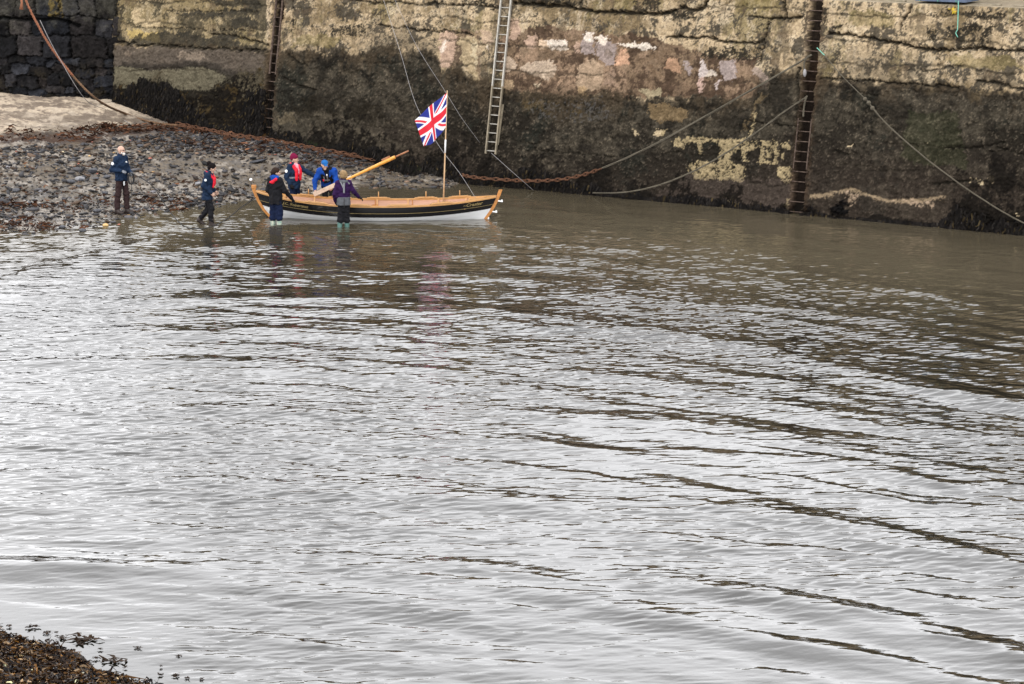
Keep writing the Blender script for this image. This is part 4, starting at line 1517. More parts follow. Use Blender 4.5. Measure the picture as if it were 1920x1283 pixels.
fs = [(i * B_ + k, (i + 1) * B_ + k, (i + 1) * B_ + k + 1, i * B_ + k + 1) for i in range(A_ - 1) for k in range(B_ - 1)]
fs += [tuple(range(B_)), tuple(range((A_ - 1) * B_, A_ * B_))[::-1]]
mb.add(vs, fs)
mb.build('tarpaulin', plain('blue_grey_sheet', (.085, .11, .17), rough=.5, var=.2, scale=6, bump=.2), tb, smooth=True)
for t in (-.39, -.03, .33):
    mb = MB()
    mb.tube([WD * t * tw + WN * (pp * 1.03) + np.array([0, 0, q * 1.02 + .06]) for pp, q in prof[:14]], .014, 6)
    mb.build('lashing', M_grope, tb, smooth=True)
# timber kerb along the quay edge
for k, (a, b) in enumerate(((1560, 1600), (1618, 1690), (1830, 1870), (1894, 1990))):
    p, q = wall_pt(*wall_uz(a, 7)), wall_pt(*wall_uz(b, 7))
    p[2] = q[2] = WTOP + .03
    mb = MB()
    mb.bar(p + WN * .28, q + WN * .28, .14, .07)
    o = mb.build('kerb_timber', M_alu_d, bevel=.01)
    tag(o, ['short weathered timber kerb left of the dark crack on the quay top', 'weathered timber kerb between the rung ladder and the blue grey cover', 'weathered timber kerb just right of the blue grey cover',
            'weathered timber kerb at the far right of the quay top'][k], 'kerb', 'timber kerbs on the quay edge')
# ------------------------------------------------------------------ signed-distance bodies -> one continuous mesh
def surface_nets(D, lo, h):
    s = D < 0
    nx_, ny_, nz_ = D.shape
    cnt = np.zeros((nx_ - 1, ny_ - 1, nz_ - 1), np.int8)
    for i in (0, 1):
        for j in (0, 1):
            for k in (0, 1):
                cnt += s[i:nx_ - 1 + i, j:ny_ - 1 + j, k:nz_ - 1 + k]
    act = (cnt > 0) & (cnt < 8)
    ids = np.argwhere(act)
    idx = np.full(act.shape, -1, np.int64)
    idx[act] = np.arange(len(ids))
    acc = np.zeros((len(ids), 3))
    num = np.zeros(len(ids))
    cor = [(0, 0, 0), (1, 0, 0), (0, 1, 0), (1, 1, 0), (0, 0, 1), (1, 0, 1), (0, 1, 1), (1, 1, 1)]
    val = {c: D[ids[:, 0] + c[0], ids[:, 1] + c[1], ids[:, 2] + c[2]] for c in cor}
    for a in cor:
        for ax in range(3):
            if a[ax] == 0:
                b = list(a); b[ax] = 1; b = tuple(b)
                da, db = val[a], val[b]
                cr_ = (da < 0) != (db < 0)
                t = np.where(cr_, da / np.where(cr_, da - db, 1), 0)
                p = np.array(a, float)[None] + t[:, None] * (np.array(b, float) - np.array(a, float))[None]
                acc += np.where(cr_[:, None], p, 0)
                num += cr_
    V = np.array(lo) + h * (ids + acc / num[:, None])
    F = []
    for ax in range(3):
        sl0 = [slice(1, -1)] * 3; sl1 = [slice(1, -1)] * 3
        sl0[ax] = slice(0, -1); sl1[ax] = slice(1, None)
        a, b = s[tuple(sl0)], s[tuple(sl1)]
        e = np.argwhere(a != b)
        fl = a[e[:, 0], e[:, 1], e[:, 2]]
        e = e + 1
        e[:, ax] -= 1
        u, v = (ax + 1) % 3, (ax + 2) % 3
        def cell(du, dv):
            q = e.copy()
            q[:, u] -= du
            q[:, v] -= dv
            return idx[q[:, 0], q[:, 1], q[:, 2]]
        quad = np.stack([cell(1, 1), cell(0, 1), cell(0, 0), cell(1, 0)], 1)
        quad[~fl] = quad[~fl][:, ::-1]
        F.append(quad)
    F = np.concatenate(F)
    return V, F[(F >= 0).all(1)]


def sdf_mesh(name, prims, mat, parent=None, h=.012, fold=0.0, fseed=0, clip=None):
    """prims: dicts c(apsule) a,b,ra,rb,[sq=(axis,f)] / e(llipsoid) c,r,[axes] ; k = blend ; sub = True carves"""
    pts = []
    for p in prims:
        if p.get('sub'): continue
        if p['t'] == 'c':
            f = p['sq'][1] if 'sq' in p else 1
            for q, r in ((p['a'], p['ra']), (p['b'], p['rb'])):
                pts += [np.array(q) - r * max(1, f), np.array(q) + r * max(1, f)]
        else:
            r = max(p['r'])
            pts += [np.array(p['c']) - r, np.array(p['c']) + r]
    pts = np.array(pts)
    lo = pts.min(0) - .03
    hi = pts.max(0) + .03
    n = np.ceil((hi - lo) / h).astype(int) + 1
    ax = [lo[i] + h * np.arange(n[i]) for i in range(3)]
    D = np.full(tuple(n), .1)
    for p in prims:
        k = p.get('k', .02)
        if p['t'] == 'c':
            a, b = np.array(p['a'], float), np.array(p['b'], float)
            f = p['sq'][1] if 'sq' in p else 1
            R_ = max(p['ra'], p['rb']) * max(1, f) + k + .03
            l_, h_ = np.minimum(a, b) - R_, np.maximum(a, b) + R_
        else:
            c = np.array(p['c'], float)
            R_ = max(p['r']) + k + .03
            l_, h_ = c - R_, c + R_
        sl = tuple(slice(max(int((l_[i] - lo[i]) / h), 0), min(int((h_[i] - lo[i]) / h) + 2, n[i])) for i in range(3))
        if any(q.start >= q.stop for q in sl): continue
        X = np.stack(np.meshgrid(ax[0][sl[0]], ax[1][sl[1]], ax[2][sl[2]], indexing='ij'), -1)
        if p['t'] == 'c':
            Q = X - a
            ab = b - a
            if 'sq' in p:
                w_, f = p['sq']
                w_ = np.array(w_, float); w_ = w_ / np.linalg.norm(w_)
                m_ = np.eye(3) + np.outer(w_, w_) * (1 / f - 1)
                Q = Q @ m_.T
                ab = m_ @ ab
            t = np.clip((Q @ ab) / (ab @ ab + 1e-12), 0, 1)
            d = np.linalg.norm(Q - t[..., None] * ab, axis=-1) - (p['ra'] + (p['rb'] - p['ra']) * t)
        else:
            Q = X - c
            if 'axes' in p: Q = Q @ np.array(p['axes']).T
            r = np.array(p['r'])
            q1 = np.linalg.norm(Q / r, axis=-1)
            q2 = np.linalg.norm(Q / (r * r), axis=-1)
            d = q1 * (q1 - 1) / np.maximum(q2, 1e-6)
        if 'cut' in p:
            d = np.maximum(d, p['cut'][1] - X @ np.array(p['cut'][0]))
        o = D[sl]
        if p.get('sub'):
            hh = np.clip(.5 - .5 * (o + d) / k, 0, 1)
            D[sl] = o * (1 - hh) + (-d) * hh + k * hh * (1 - hh)
        else:
            hh = np.clip(.5 + .5 * (o - d) / k, 0, 1)
            D[sl] = o * (1 - hh) + d * hh - k * hh * (1 - hh)
    G = None
    if fold or clip is not None:
        G = np.stack(np.meshgrid(*ax, indexing='ij'), -1)
    if fold:
        g_ = np.random.default_rng(fseed)
        acc = 0
        for q in range(7):
            kv = g_.normal(0, 1, 3) * np.array([1, 1, .8]); kv /= np.linalg.norm(kv)
            acc = acc + np.sin(G @ kv * g_.uniform(28, 75) + g_.uniform(0, 6) + 2.0 * np.sin(G[..., 2] * 17 + q))
        D = D + fold * acc / 2.6
    for pl in (clip or []):
        nrm, off = np.array(pl[0], float), pl[1]
        D = np.maximum(D, -(G @ nrm - off))
    D[0], D[-1], D[:, 0], D[:, -1], D[:, :, 0], D[:, :, -1] = [.05] * 6
    V, F = surface_nets(D, lo, h)
    return mesh_np(name, V, F, mat, parent)


def cap_(a, b, ra, rb=None, k=.02, **kw):
    return dict(t='c', a=np.array(a, float), b=np.array(b, float), ra=ra, rb=ra if rb is None else rb, k=k, **kw)


def ell_(c, r, axes=None, k=.015, **kw):
    d = dict(t='e', c=np.array(c, float), r=r, k=k, **kw)
    if axes is not None: d['axes'] = axes
    return d


def cloth(name, c, rough=.85, var=.22, spec=.10):
    return plain(name, c, rough=rough, var=var, scale=9, bump=.5, bscale=16, dist=.012, spec=spec)


M_skin = plain('skin', (.47, .30, .225), rough=.5, var=.10, scale=25, bump=.08, spec=.2)
M_eye = plain('eye_dark', (.015, .012, .012), rough=.2, var=.05, bump=0)
M_navy = cloth('navy_shell', (.010, .021, .046))
M_navy2 = cloth('navy_trousers', (.007, .012, .034))
M_blackc = cloth('black_shell', (.010, .010, .012))
M_brownc = cloth('brown_trousers', (.030, .018, .018))
M_blue = cloth('blue_shell', (.008, .048, .25))
M_purple = cloth('purple_shell', (.023, .008, .042))
M_greyc = cloth('grey_panel', (.085, .09, .10))
M_red = cloth('red_lifejacket', (.58, .018, .035), rough=.6)
M_scarf = plain('pink_white_scarf', (.75, .60, .64), rough=.9, var=.1, scale=9, bump=.4, c2=(.60, .05, .12))
M_burg = cloth('burgundy_knit', (.13, .008, .035), rough=.95)
M_teal = plain('teal_rubber', (.06, .135, .118), rough=.45, var=.15, scale=9, bump=.1)
M_tealp = plain('patterned_rubber', (.10, .27, .26), rough=.5, var=.1, scale=16, bump=.05, c2=(.55, .53, .40))
M_darkboot = plain('dark_leather', (.020, .012, .010), rough=.6, var=.3, scale=14, bump=.2)
M_glove = cloth('dark_glove', (.012, .012, .014))
M_gloveg = cloth('grey_glove', (.16, .17, .19))
M_hairb = plain('brown_hair', (.022, .012, .008), rough=.6, var=.4, scale=30, bump=.8, stretch=(1, 1, .35), dist=.02, spec=.1)
M_hairk = plain('black_hair', (.007, .005, .005), rough=.7, var=.4, scale=30, bump=.8, dist=.02, spec=.08)
M_hairy = plain('blond_hair', (.20, .115, .045), rough=.7, var=.35, scale=26, bump=.9, dist=.02, c2=(.32, .21, .10))
M_beard = plain('white_beard', (.58, .55, .52), rough=.9, var=.12, scale=40, bump=.6)
M_cap = cloth('blue_cap', (.015, .10, .30))
M_strap = plain('grey_strap', (.15, .155, .17), rough=.6, var=.3, scale=20, bump=.2)
M_patch = plain('white_badge', (.72, .74, .76), rough=.6, var=.05, bump=.05)


class Person:
    def __init__(s, name, pos, az, Hh, label, J, head_az=None, head_tilt=0.0, slim=1.0):
        s.s = Hh / 1.75
        s.az = rad(az)
        s.F = np.array([math.cos(s.az), math.sin(s.az), 0])
        s.Lv = np.array([-math.sin(s.az), math.cos(s.az), 0])
        s.o = empty('person', pos, label, 'person')
        base = dict(pel=(0, 0, .95), wst=(0, 0, 1.08), chest=(0, 0, 1.28), nb=(-.01, 0, 1.475), head=(.02, 0, 1.625),
                    shL=(-.01, .172 * slim, 1.42), shR=(-.01, -.172 * slim, 1.42), elL=(-.03, .235, 1.14), elR=(-.03, -.235, 1.14), wrL=(.07, .22, .90), wrR=(.07, -.22, .90),
                    hipL=(0, .09 * slim, .91), hipR=(0, -.09 * slim, .91), knL=(.02, .10, .50), knR=(.02, -.10, .50), anL=(0, .11, .09), anR=(0, -.11, .09))
        base.update(J)
        s.J = {k: s.w(*v) for k, v in base.items()}
        ha = s.az if head_az is None else rad(head_az)
        hf = np.array([math.cos(ha), math.sin(ha), 0])
        s.hl = np.array([-math.sin(ha), math.cos(ha), 0])
        ct, st = math.cos(head_tilt), math.sin(head_tilt)
        s.hf = hf * ct - np.array([0, 0, st])
        s.hu = hf * st + np.array([0, 0, ct])
        s.toe = {}
        s.slim = slim
        up = s.J['nb'] - s.J['pel']; s.up = up / np.linalg.norm(up)
        side = s.J['shL'] - s.J['shR']; s.side = side / np.linalg.norm(side)
        s.front = np.cross(s.side, s.up)
        s.hands = {}

    def w(s, f, l, u):
        return (s.F * f + s.Lv * l + np.array([0, 0, u])) * s.s

    def h(s, f, l, u):
        """head frame"""
        return s.J['head'] + (s.hf * f + s.hl * l + s.hu * u) * (.96 if s.s < .95 else s.s)

    @property
    def haxes(s):
        return [s.hf, s.hl, s.hu]

    def head_prims(s):
        a = s.haxes
        P = [ell_(s.h(-.008, 0, .028), (.098, .076, .090), a, .02), cap_(s.h(.025, 0, -.03), s.h(.058, 0, -.088), .060, .036, .03),
             cap_(s.h(.082, 0, .012), s.h(.104, 0, -.028), .009, .015, .012), cap_(s.h(.080, -.03, .028), s.h(.080, .03, .028), .014, .014, .014),
             ell_(s.h(.062, .038, -.025), (.03, .024, .024), a, .02), ell_(s.h(.062, -.038, -.025), (.03, .024, .024), a, .02),
             cap_(s.h(.082, -.016, -.058), s.h(.082, .016, -.058), .010, .010, .01), cap_(s.h(.078, -.012, -.072), s.h(.078, .012, -.072), .010, .010, .01)]
        for q in (-1, 1):
            P.append(ell_(s.h(-.008, q * .078, -.006), (.024, .012, .034), a, .01))
        P.append(cap_(s.h(-.02, 0, -.06), s.J['nb'] - s.up * .03, .054, .062, .03))
        for q in (-1, 1):
            P.append(dict(ell_(s.h(.093, q * .032, .012), (.014, .016, .010), a, .008), sub=True))
        P.append(dict(ell_(s.h(.097, 0, -.0655), (.012, .022, .0035), a, .004), sub=True))
        return P

    def torso_prims(s, g=0.0, hem=None):
        J = s.J
        q = s.slim
        sd = (s.side, 1.42)
        P = [cap_(J['pel'] - s.up * .03, J['wst'], (.112 + g) * q, (.105 + g) * q, .04, sq=(s.side, 1.38)), cap_(J['wst'], J['chest'], (.105 + g) * q, (.122 + g) * q, .05, sq=sd),
             cap_(J['chest'], J['nb'] - s.up * .10, (.122 + g) * q, (.085 + g) * q, .05, sq=(s.side, 1.5)), cap_(J['shL'], J['shR'], .058 + g, .058 + g, .05),
             cap_(J['nb'] - s.up * .02, J['nb'] - s.up * .09, .062 + g * .8, .085 + g, .05)]
        return P

    def arm_prims(s, side, g=0.0):
        J = s.J
        sh, el, wr = J['sh' + side], J['el' + side], J['wr' + side]
        return [cap_(sh, el, .054 + g, .044 + g, .04), cap_(el, wr, .043 + g, .031 + g, .03)]

    def leg_prims(s, side, g=0.0):
        J = s.J
        hp_, kn, an = J['hip' + side], J['kn' + side], J['an' + side]
        calf = kn + (an - kn) * .32 - s.F * .012
        return [cap_(hp_, kn, .080 + min(g, .010), .056 + g, .05), cap_(kn, calf, .055 + g, .055 + g, .04), cap_(calf, an, .054 + g, .038 + g, .04)]

    def foot_prims(s, side, g=0.0):
        an = s.J['an' + side]
        tf, tz = s.toe.get(side, (s.F, -.055))
        heel = an - tf * .045 + np.array([0, 0, -.05])
        toe = an + tf * .165 + np.array([0, 0, tz])
        return [cap_(an, heel, .040 + g, .036 + g, .03), cap_(heel, toe, .036 + g, .030 + g, .03, sq=(np.cross(tf, [0, 0, 1.]), 1.2)), cap_(an, toe, .038 + g, .028 + g, .03)]

    def hand_prims(s, side, g=0.0, curl=.55):
        J = s.J
        wr, el = J['wr' + side], J['el' + side]
        d = s.hands.get(side, {}).get('dir', (wr - el)); d = np.array(d, float); d /= np.linalg.norm(d)
        pn = np.array(s.hands.get(side, {}).get('palm', -s.side if side == 'L' else s.side), float)   # palm faces inwards
        pn -= d * (pn @ d); pn /= np.linalg.norm(pn)
        ac = np.cross(d, pn)
        if ac @ s.F < 0: ac = -ac                                                             # thumb side to the front
        curl = s.hands.get(side, {}).get('curl', curl)
        P = [cap_(wr, wr + d * .03, .029 + g, .030 + g, .02), cap_(wr + d * .03 - ac * .022, wr + d * .085 - ac * .026, .016 + g, .014 + g, .02),
             cap_(wr + d * .03 + ac * .018, wr + d * .09 + ac * .024, .017 + g, .014 + g, .02), cap_(wr + d * .03, wr + d * .088, .018 + g, .015 + g, .02)]
        for q, L_ in ((.030, .068), (.010, .078), (-.011, .072), (-.031, .056)):
            b0 = wr + d * .088 + ac * q
            e1 = d * math.cos(curl * .7) + pn * math.sin(curl * .7)
            e2 = d * math.cos(curl * 1.9) + pn * math.sin(curl * 1.9)
            b1 = b0 + e1 * L_ * .52
            P += [cap_(b0, b1, .0092 + g, .0085 + g, .006), cap_(b1, b1 + e2 * L_ * .48, .0085 + g, .0072 + g, .006)]
        t0 = wr + d * .03 + ac * .026
        t1 = t0 + d * .03 + ac * .026 + pn * .014
        P += [cap_(t0, t1, .013 + g, .011 + g, .01), cap_(t1, t1 + d * .032 + pn * .012, .0105 + g, .009 + g, .006)]
        return P

    def build_body(s, h=.0085):
        P = s.head_prims() + s.torso_prims(-.012)
        for q in 'LR':
            P += s.arm_prims(q, -.008) + s.leg_prims(q, -.010) + s.foot_prims(q, -.008) + s.hand_prims(q)
        b = sdf_mesh('body', P, M_skin, s.o, h)
        for q in (-1, 1):
            mb = MB()
            mb.ball(s.h(.081, q * .032, .011), .013, 8, 6)
            mb.build('eye', M_eye, b, smooth=True)
        return b

    def jacket(s, mat, g=.022, hem=.84, collar=True, name='jacket', cuff=True, flare=.012, fold=.0075, seed=0, below=None):
        J = s.J
        P = s.torso_prims(g)
        hz = np.array([0, 0, 1.])
        axs = (J['wst'] - J['pel']) / np.linalg.norm(J['wst'] - J['pel'])
        hp = J['pel'] + axs * (hem - .95) * s.s
        cut = (axs, hp @ axs)
        low = hp - axs * .04
        P[0]['cut'] = P[1]['cut'] = cut
        P.append(cap_(J['wst'], low, (.108 + g) * s.slim, (.118 + g + flare) * s.slim, .04, sq=(s.side, 1.36), cut=cut))
        for q in 'LR':
            a = s.arm_prims(q, g * .85)
            wr, el = J['wr' + q], J['el' + q]
            d = (wr - el) / np.linalg.norm(wr - el)
            a[1] = cap_(el, wr - d * .015, .043 + g * .85, .038 + g * .5, .03)
            P += a
        if collar:
            P.append(cap_(J['nb'] - s.up * .03, J['nb'] + s.up * .035 + s.front * .005, .070 + g * .3, .066 + g * .3, .02))
        return sdf_mesh(name, P, mat, s.o, .0105, fold, seed)

    def trousers(s, mat, g=.020, to=.13, fold=.008, seed=1, boot=False):
        P = [cap_(s.J['pel'] - s.up * .02, s.J['pel'] + s.up * .08, (.112 + g * .3) * s.slim, (.105 + g * .2) * s.slim, .04, sq=(s.side, 1.36))]
        for q in 'LR':
            l_ = s.leg_prims(q, g)
            kn, an = s.J['kn' + q], s.J['an' + q]
            d = (an - kn) / np.linalg.norm(an - kn)
            e_ = an - d * to * s.s
            l_[2] = cap_(l_[1]['b'], e_, .055 + g, .052 + g, .03)
            P += l_
        return sdf_mesh('trousers', P, mat, s.o, .0105, fold, seed)

    def boots(s, mat, g=.012, top=.33):
        for q in 'LR':
            kn, an = s.J['kn' + q], s.J['an' + q]
            d = (kn - an) / np.linalg.norm(kn - an)
            P = s.foot_prims(q, g) + [cap_(an, an + d * top * s.s, .044 + g, .058 + g, .03)]
            sdf_mesh('boot', P, mat, s.o, .0105)

    def gloves(s, mat, sides='LR'):
        for q in sides:
            sdf_mesh('glove', s.hand_prims(q, .0035), mat, s.o, .0085)

    def on_chest(s, side, u, lift=.0, wide=.10):
        """point on the jacket front"""
        J = s.J
        c = J['wst'] + (J['nb'] - J['wst']) * u
        return c + s.side * side * wide + s.front * (.135 + lift)

    def lifejacket(s, mat, name='lifejacket', back=True, r=.036, low=.05, g=.0, wide=.085):
        J = s.J
        P = []
        for q in (-1, 1):
            pts = [J['nb'] - s.front * .085 + s.up * .02 + s.side * q * .01, J['nb'] + s.side * q * .088 - s.front * .02 + s.up * .012, J['nb'] + s.side * q * .096 + s.front * .075 - s.up * .05,
                   s.on_chest(q, .62, .018 + g, wide), s.on_chest(q, .35, .022 + g, wide), s.on_chest(q, low, .012 + g, wide * 1.02)]
            rr = [r * .8, r * .9, r, r * 1.1, r * 1.15, r * 1.05]
            for a, b, x, y in zip(pts[:-1], pts[1:], rr[:-1], rr[1:]):
                P.append(cap_(a, b, x, y, .02, sq=(s.front, .62)))
        lj = sdf_mesh(name, P, mat, s.o, .0105, .002, 9)
        return lj

    def belt(s, u=.10, g=.030):
        J = s.J
        c = J['wst'] + (J['nb'] - J['wst']) * u
        mb = MB()
        n = 28
        ring = [c + s.side * math.cos(a) * (.108 + g) * 1.45 + s.front * math.sin(a) * (.112 + g) for a in np.linspace(0, 2 * math.pi, n)]
        mb.sweep(ring, np.tile(s.up, (n, 1)), np.array([(p - c) / np.linalg.norm(p - c) for p in ring]), [(-.02, -.004), (.02, -.004), (.02, .005), (-.02, .005)])
        mb.build('waist_strap', M_strap, s.o)

    def badge(s, p, nrm, r=.035, name='badge'):
        nrm = np.array(nrm, float); nrm /= np.linalg.norm(nrm)
        mb = MB()
        mb.tube([p - nrm * .008, p + nrm * .006], r, 14)
        mb.build(name, M_patch, s.o)

    def hair_prims(s, long=0.0, vol=.012):
        a = s.haxes
        return [ell_(s.h(-.022, 0, .045), (.094 + vol, .080 + vol, .082 + vol), a, .02), ell_(s.h(-.05, 0, -.01), (.062 + vol, .074 + vol, .075), a, .03)]


def ground_at(px, py):
    p = onz(px, py, 0)
    return p[0], p[1]


def put(px, row, dz=None):
    x, y = ground_at(px, row)
    z = float(hbase(x, y)) if dz is None else dz
    return np.array([x, y, z])


# 1 ---- bald man on the shingle, tending the bow line
p = onbeach(230, 401)
P1 = Person('person', (p[0], p[1], p[2] + .0), -28, 1.80, 'bald man with white beard in navy jacket and brown trousers standing on the shingle', dict(
    elR=(-.13, -.235, 1.15), wrR=(.17, -.20, 1.13), elL=(.02, .235, 1.13), wrL=(.26, .06, 1.06), anR=(-.09, -.11, .09), anL=(.07, .10, .09), knR=(-.05, -.10, .50), knL=(.06, .10, .50)))
P1.hands = {'R': dict(curl=1.1, palm=(0, 0, -1)), 'L': dict(curl=1.2, palm=(0, 0, -1))}
b = P1.build_body()
P1.jacket(M_navy, hem=.87, seed=11)
P1.trousers(M_brownc, to=.06, seed=12)
P1.boots(M_darkboot, top=.12)
P1.gloves(M_gloveg)
sdf_mesh('beard', [cap_(P1.h(.045, -.045, -.05), P1.h(.078, 0, -.088), .026, .032, .02), cap_(P1.h(.045, .045, -.05), P1.h(.078, 0, -.088), .026, .032, .02), cap_(P1.h(.092, -.02, -.048), P1.h(.092, .02, -.048), .010, .010, .01)], M_beard, b, .0085)
mb = MB()
for q in (-1, 1):
    mb.ball(P1.h(.092, q * .033, .014), .021, 10, 6, (.6, 1, .8))
    mb.tube([P1.h(.088, q * .05, .016), P1.h(.0, q * .082, .016)], .004, 5)
mb.tube([P1.h(.1, -.012, .016), P1.h(.1, .012, .016)], .004, 5)
mb.build('sunglasses', M_eye, P1.o, smooth=True)
P1.badge(P1.J['shR'] * .62 + P1.J['elR'] * .38 - P1.Lv * .078 - P1.F * .01, -P1.Lv, .042)
P1.badge(P1.on_chest(.4, .62, .012), P1.front, .032)
mb = MB(); mb.box(P1.w(.13, -.07, .80), (.05, .012, .11), (P1.Lv, P1.F, [0, 0, 1])); mb.build('white_tag', M_patch, P1.o, bevel=.003)
mb = MB()
hl = (P1.J['wrL'] + P1.J['wrR']) / 2 + P1.F * .12
for q in range(3):
    mb.torus(hl + np.array([0, 0, -.16]) + P1.F * .02 * q, np.array([0, 0, 1.]), P1.Lv * .8 + P1.F * .6, .075, .009, 16, 5, stretch=2.0)
mb.tube(smooth_path([hl, hl + P1.F * .03 - np.array([0, 0, .35]), hl + P1.F * .01 - np.array([0, 0, .66])], 12), .009, 5)
P1coil = mb
# 2 ---- woman wading along the edge
x, y = ground_at(391, 423.5)
P2 = Person('person', (x, y, -.04), -4, 1.665, 'woman with dark bun and red lifejacket over navy jacket wading with head bowed', dict(
    wst=(.01, 0, 1.08), chest=(.03, 0, 1.28), nb=(.05, 0, 1.47), head=(.135, 0, 1.605), shL=(.05, .165, 1.42), shR=(.04, -.165, 1.42),
    elR=(-.06, -.215, 1.15), wrR=(.13, -.19, .96), elL=(.02, .21, 1.15), wrL=(.17, .16, .96), anR=(.09, -.08, .09), knR=(.10, -.08, .50), knL=(-.02, .08, .47), anL=(-.25, .08, .20)), head_tilt=.45, slim=.9)
P2.toe['L'] = (P2.F * .75 + np.array([0, 0, -.6]), -.06)
P2.hands = {'R': dict(curl=.9), 'L': dict(curl=.9)}
b = P2.build_body()
P2.jacket(M_navy, hem=.76, seed=21, g=.024, flare=.02)
P2.trousers(M_blackc, to=.05, seed=22, g=.014)
P2.boots(M_darkboot, top=.13, g=.008)
P2.lifejacket(M_red, r=.036, low=.12, wide=.06)
sdf_mesh('hood', [cap_(P2.J['nb'] - P2.F * .09 + np.array([0, .07, .0]), P2.J['nb'] - P2.F * .09 - np.array([0, .07, .0]), .05, .05, .02)], M_navy, P2.o, .0105, .003, 5)
sdf_mesh('hair', P2.hair_prims(vol=.010) + [ell_(P2.h(-.125, 0, .085), (.062, .055, .062), None, .012)], M_hairk, b, .0085, .002, 3)
P2.badge(P2.J['shR'] * .62 + P2.J['elR'] * .38 - P2.Lv * .085, -P2.Lv, .032)
mb = MB(); mb.ball(P2.on_chest(-.5, .1, .05), .026, 8, 6); mb.build('toggle', M_gold, P2.o, smooth=True)
# 3 ---- black jacket, back to us, at the bow
x, y = ground_at(518, 423)
P3 = Person('person', (x, y, -.145), 62, 1.625, 'person in black jacket with blue and red hood and patterned pale wellies', dict(
    elR=(.06, -.265, 1.13), wrR=(.245, -.36, .90), elL=(-.02, .235, 1.13), wrL=(.12, .2, .92), anL=(0, .115, .09), anR=(0, -.10, .09), nb=(.02, 0, 1.475), head=(.05, 0, 1.62)), head_az=8, head_tilt=.12, slim=.86)
P3.hands = {'R': dict(curl=.9, palm=(0, 0, -1), dir=(.5, .3, -.6)), 'L': dict(curl=.8)}
b = P3.build_body()
P3.jacket(M_blackc, hem=.76, seed=31, g=.024, flare=.02)
P3.trousers(M_navy2, to=.29, g=.034, seed=32, fold=.007)
P3.boots(M_tealp, top=.42, g=.016)
P3.gloves(M_glove)
sdf_mesh('hair', P3.hair_prims(vol=.012) + [cap_(P3.h(-.10, 0, .02), P3.h(-.12, 0, -.08), .04, .022, .02)], M_hairb, b, .0085, .002, 4)
bk = -P3.front
nb = P3.J['nb']
sdf_mesh('blue_hood', [cap_(nb + P3.side * .085 + bk * .05 + P3.up * .02, nb - P3.side * .085 + bk * .05 + P3.up * .02, .052, .052, .03), cap_(nb + bk * .09 + P3.up * .03, nb + bk * .11 - P3.up * .04, .06, .045, .03, sq=(P3.side, 1.5))], M_blue, P3.o, .0105, .003, 6)
sdf_mesh('red_hood_lining', [cap_(nb + bk * .125 - P3.side * .085 - P3.up * .02, nb + bk * .15 + P3.side * .0 - P3.up * .10, .042, .04, .03), cap_(nb + bk * .15 - P3.up * .10, nb + bk * .14 + P3.side * .075 - P3.up * .10, .04, .028, .03)], M_red, P3.o, .0105, .003, 7)
mb = MB()
mb.bar(P3.J['pel'] + bk * .172 - P3.up * .20, P3.J['pel'] + bk * .166 + P3.up * .12, .008, .006, up=tuple(bk))
mb.build('back_seam', M_eye, P3.o)
# 4 ---- burgundy beanie, far side of the boat
x, y = ground_at(553, 398.5)
P4 = Person('person', (x, y, -.10), -38, 1.635, 'person in burgundy beanie, red lifejacket and pink scarf with one arm stretched out', dict(
    elL=(.24, .33, 1.22), wrL=(.47, .45, 1.09), elR=(-.07, -.255, 1.15), wrR=(.06, -.23, .93)), head_az=-12, head_tilt=.05, slim=.92)
P4.hands = {'L': dict(curl=.5, palm=(0, 0, -1)), 'R': dict(curl=.8)}
b = P4.build_body()
P4.jacket(M_navy, hem=.80, seed=41, g=.024)
P4.trousers(M_navy2, to=.2, seed=42)
P4.boots(M_darkboot, top=.33)
P4.gloves(M_glove)
P4.lifejacket(M_red, r=.048, low=-.02, wide=.068)
P4.belt()
sdf_mesh('scarf', [cap_(P4.J['nb'] + P4.up * .01, P4.J['nb'] + P4.front * .06 - P4.up * .03, .078, .07, .03), cap_(P4.J['nb'] + P4.front * .09 - P4.up * .04, P4.on_chest(0, .62, .0), .055, .045, .03), cap_(P4.on_chest(0, .62, .0), P4.on_chest(.1, .38, .005), .045, .035, .02)], M_scarf, P4.o, .0105, .003, 8)
a = P4.haxes
sdf_mesh('beanie', [ell_(P4.h(-.018, 0, .062), (.112, .094, .080), a, .02), ell_(P4.h(-.05, 0, .02), (.072, .090, .066), a, .02), ell_(P4.h(-.035, 0, .125), (.060, .055, .045), a, .03)], M_burg, b, .0085, .0015, 4)
P4.badge(P4.J['shR'] * .6 + P4.J['elR'] * .4 - P4.Lv * .086, -P4.Lv, .042)
# 5 ---- blue jacket and cap, leaning over the far gunwale with the oar blade
x, y = ground_at(617, 398.5)
P5 = Person('person', (x, y, -.12), -98, 1.74, 'man in blue cap, bright blue jacket and black buoyancy vest steadying the oar blade', dict(
    pel=(0, 0, .93), wst=(.06, 0, 1.04), chest=(.17, .01, 1.18), nb=(.29, .01, 1.325), head=(.37, -.02, 1.44), shL=(.25, .20, 1.27), shR=(.25, -.18, 1.26), elR=(.28, -.31, .98), wrR=(.36, -.285, .775),
    elL=(.28, .28, 1.00), wrL=(.42, .20, .86)), head_az=-72, head_tilt=.25)
P5.hands = {'R': dict(curl=.8, palm=(1, 0, .2)), 'L': dict(curl=1.1, palm=(-1, 0, 0))}
b = P5.build_body()
P5.jacket(M_blue, hem=.80, seed=51, g=.028)
P5.trousers(M_blackc, to=.2, seed=52)
P5.boots(M_darkboot, top=.33)
c_ = P5.J
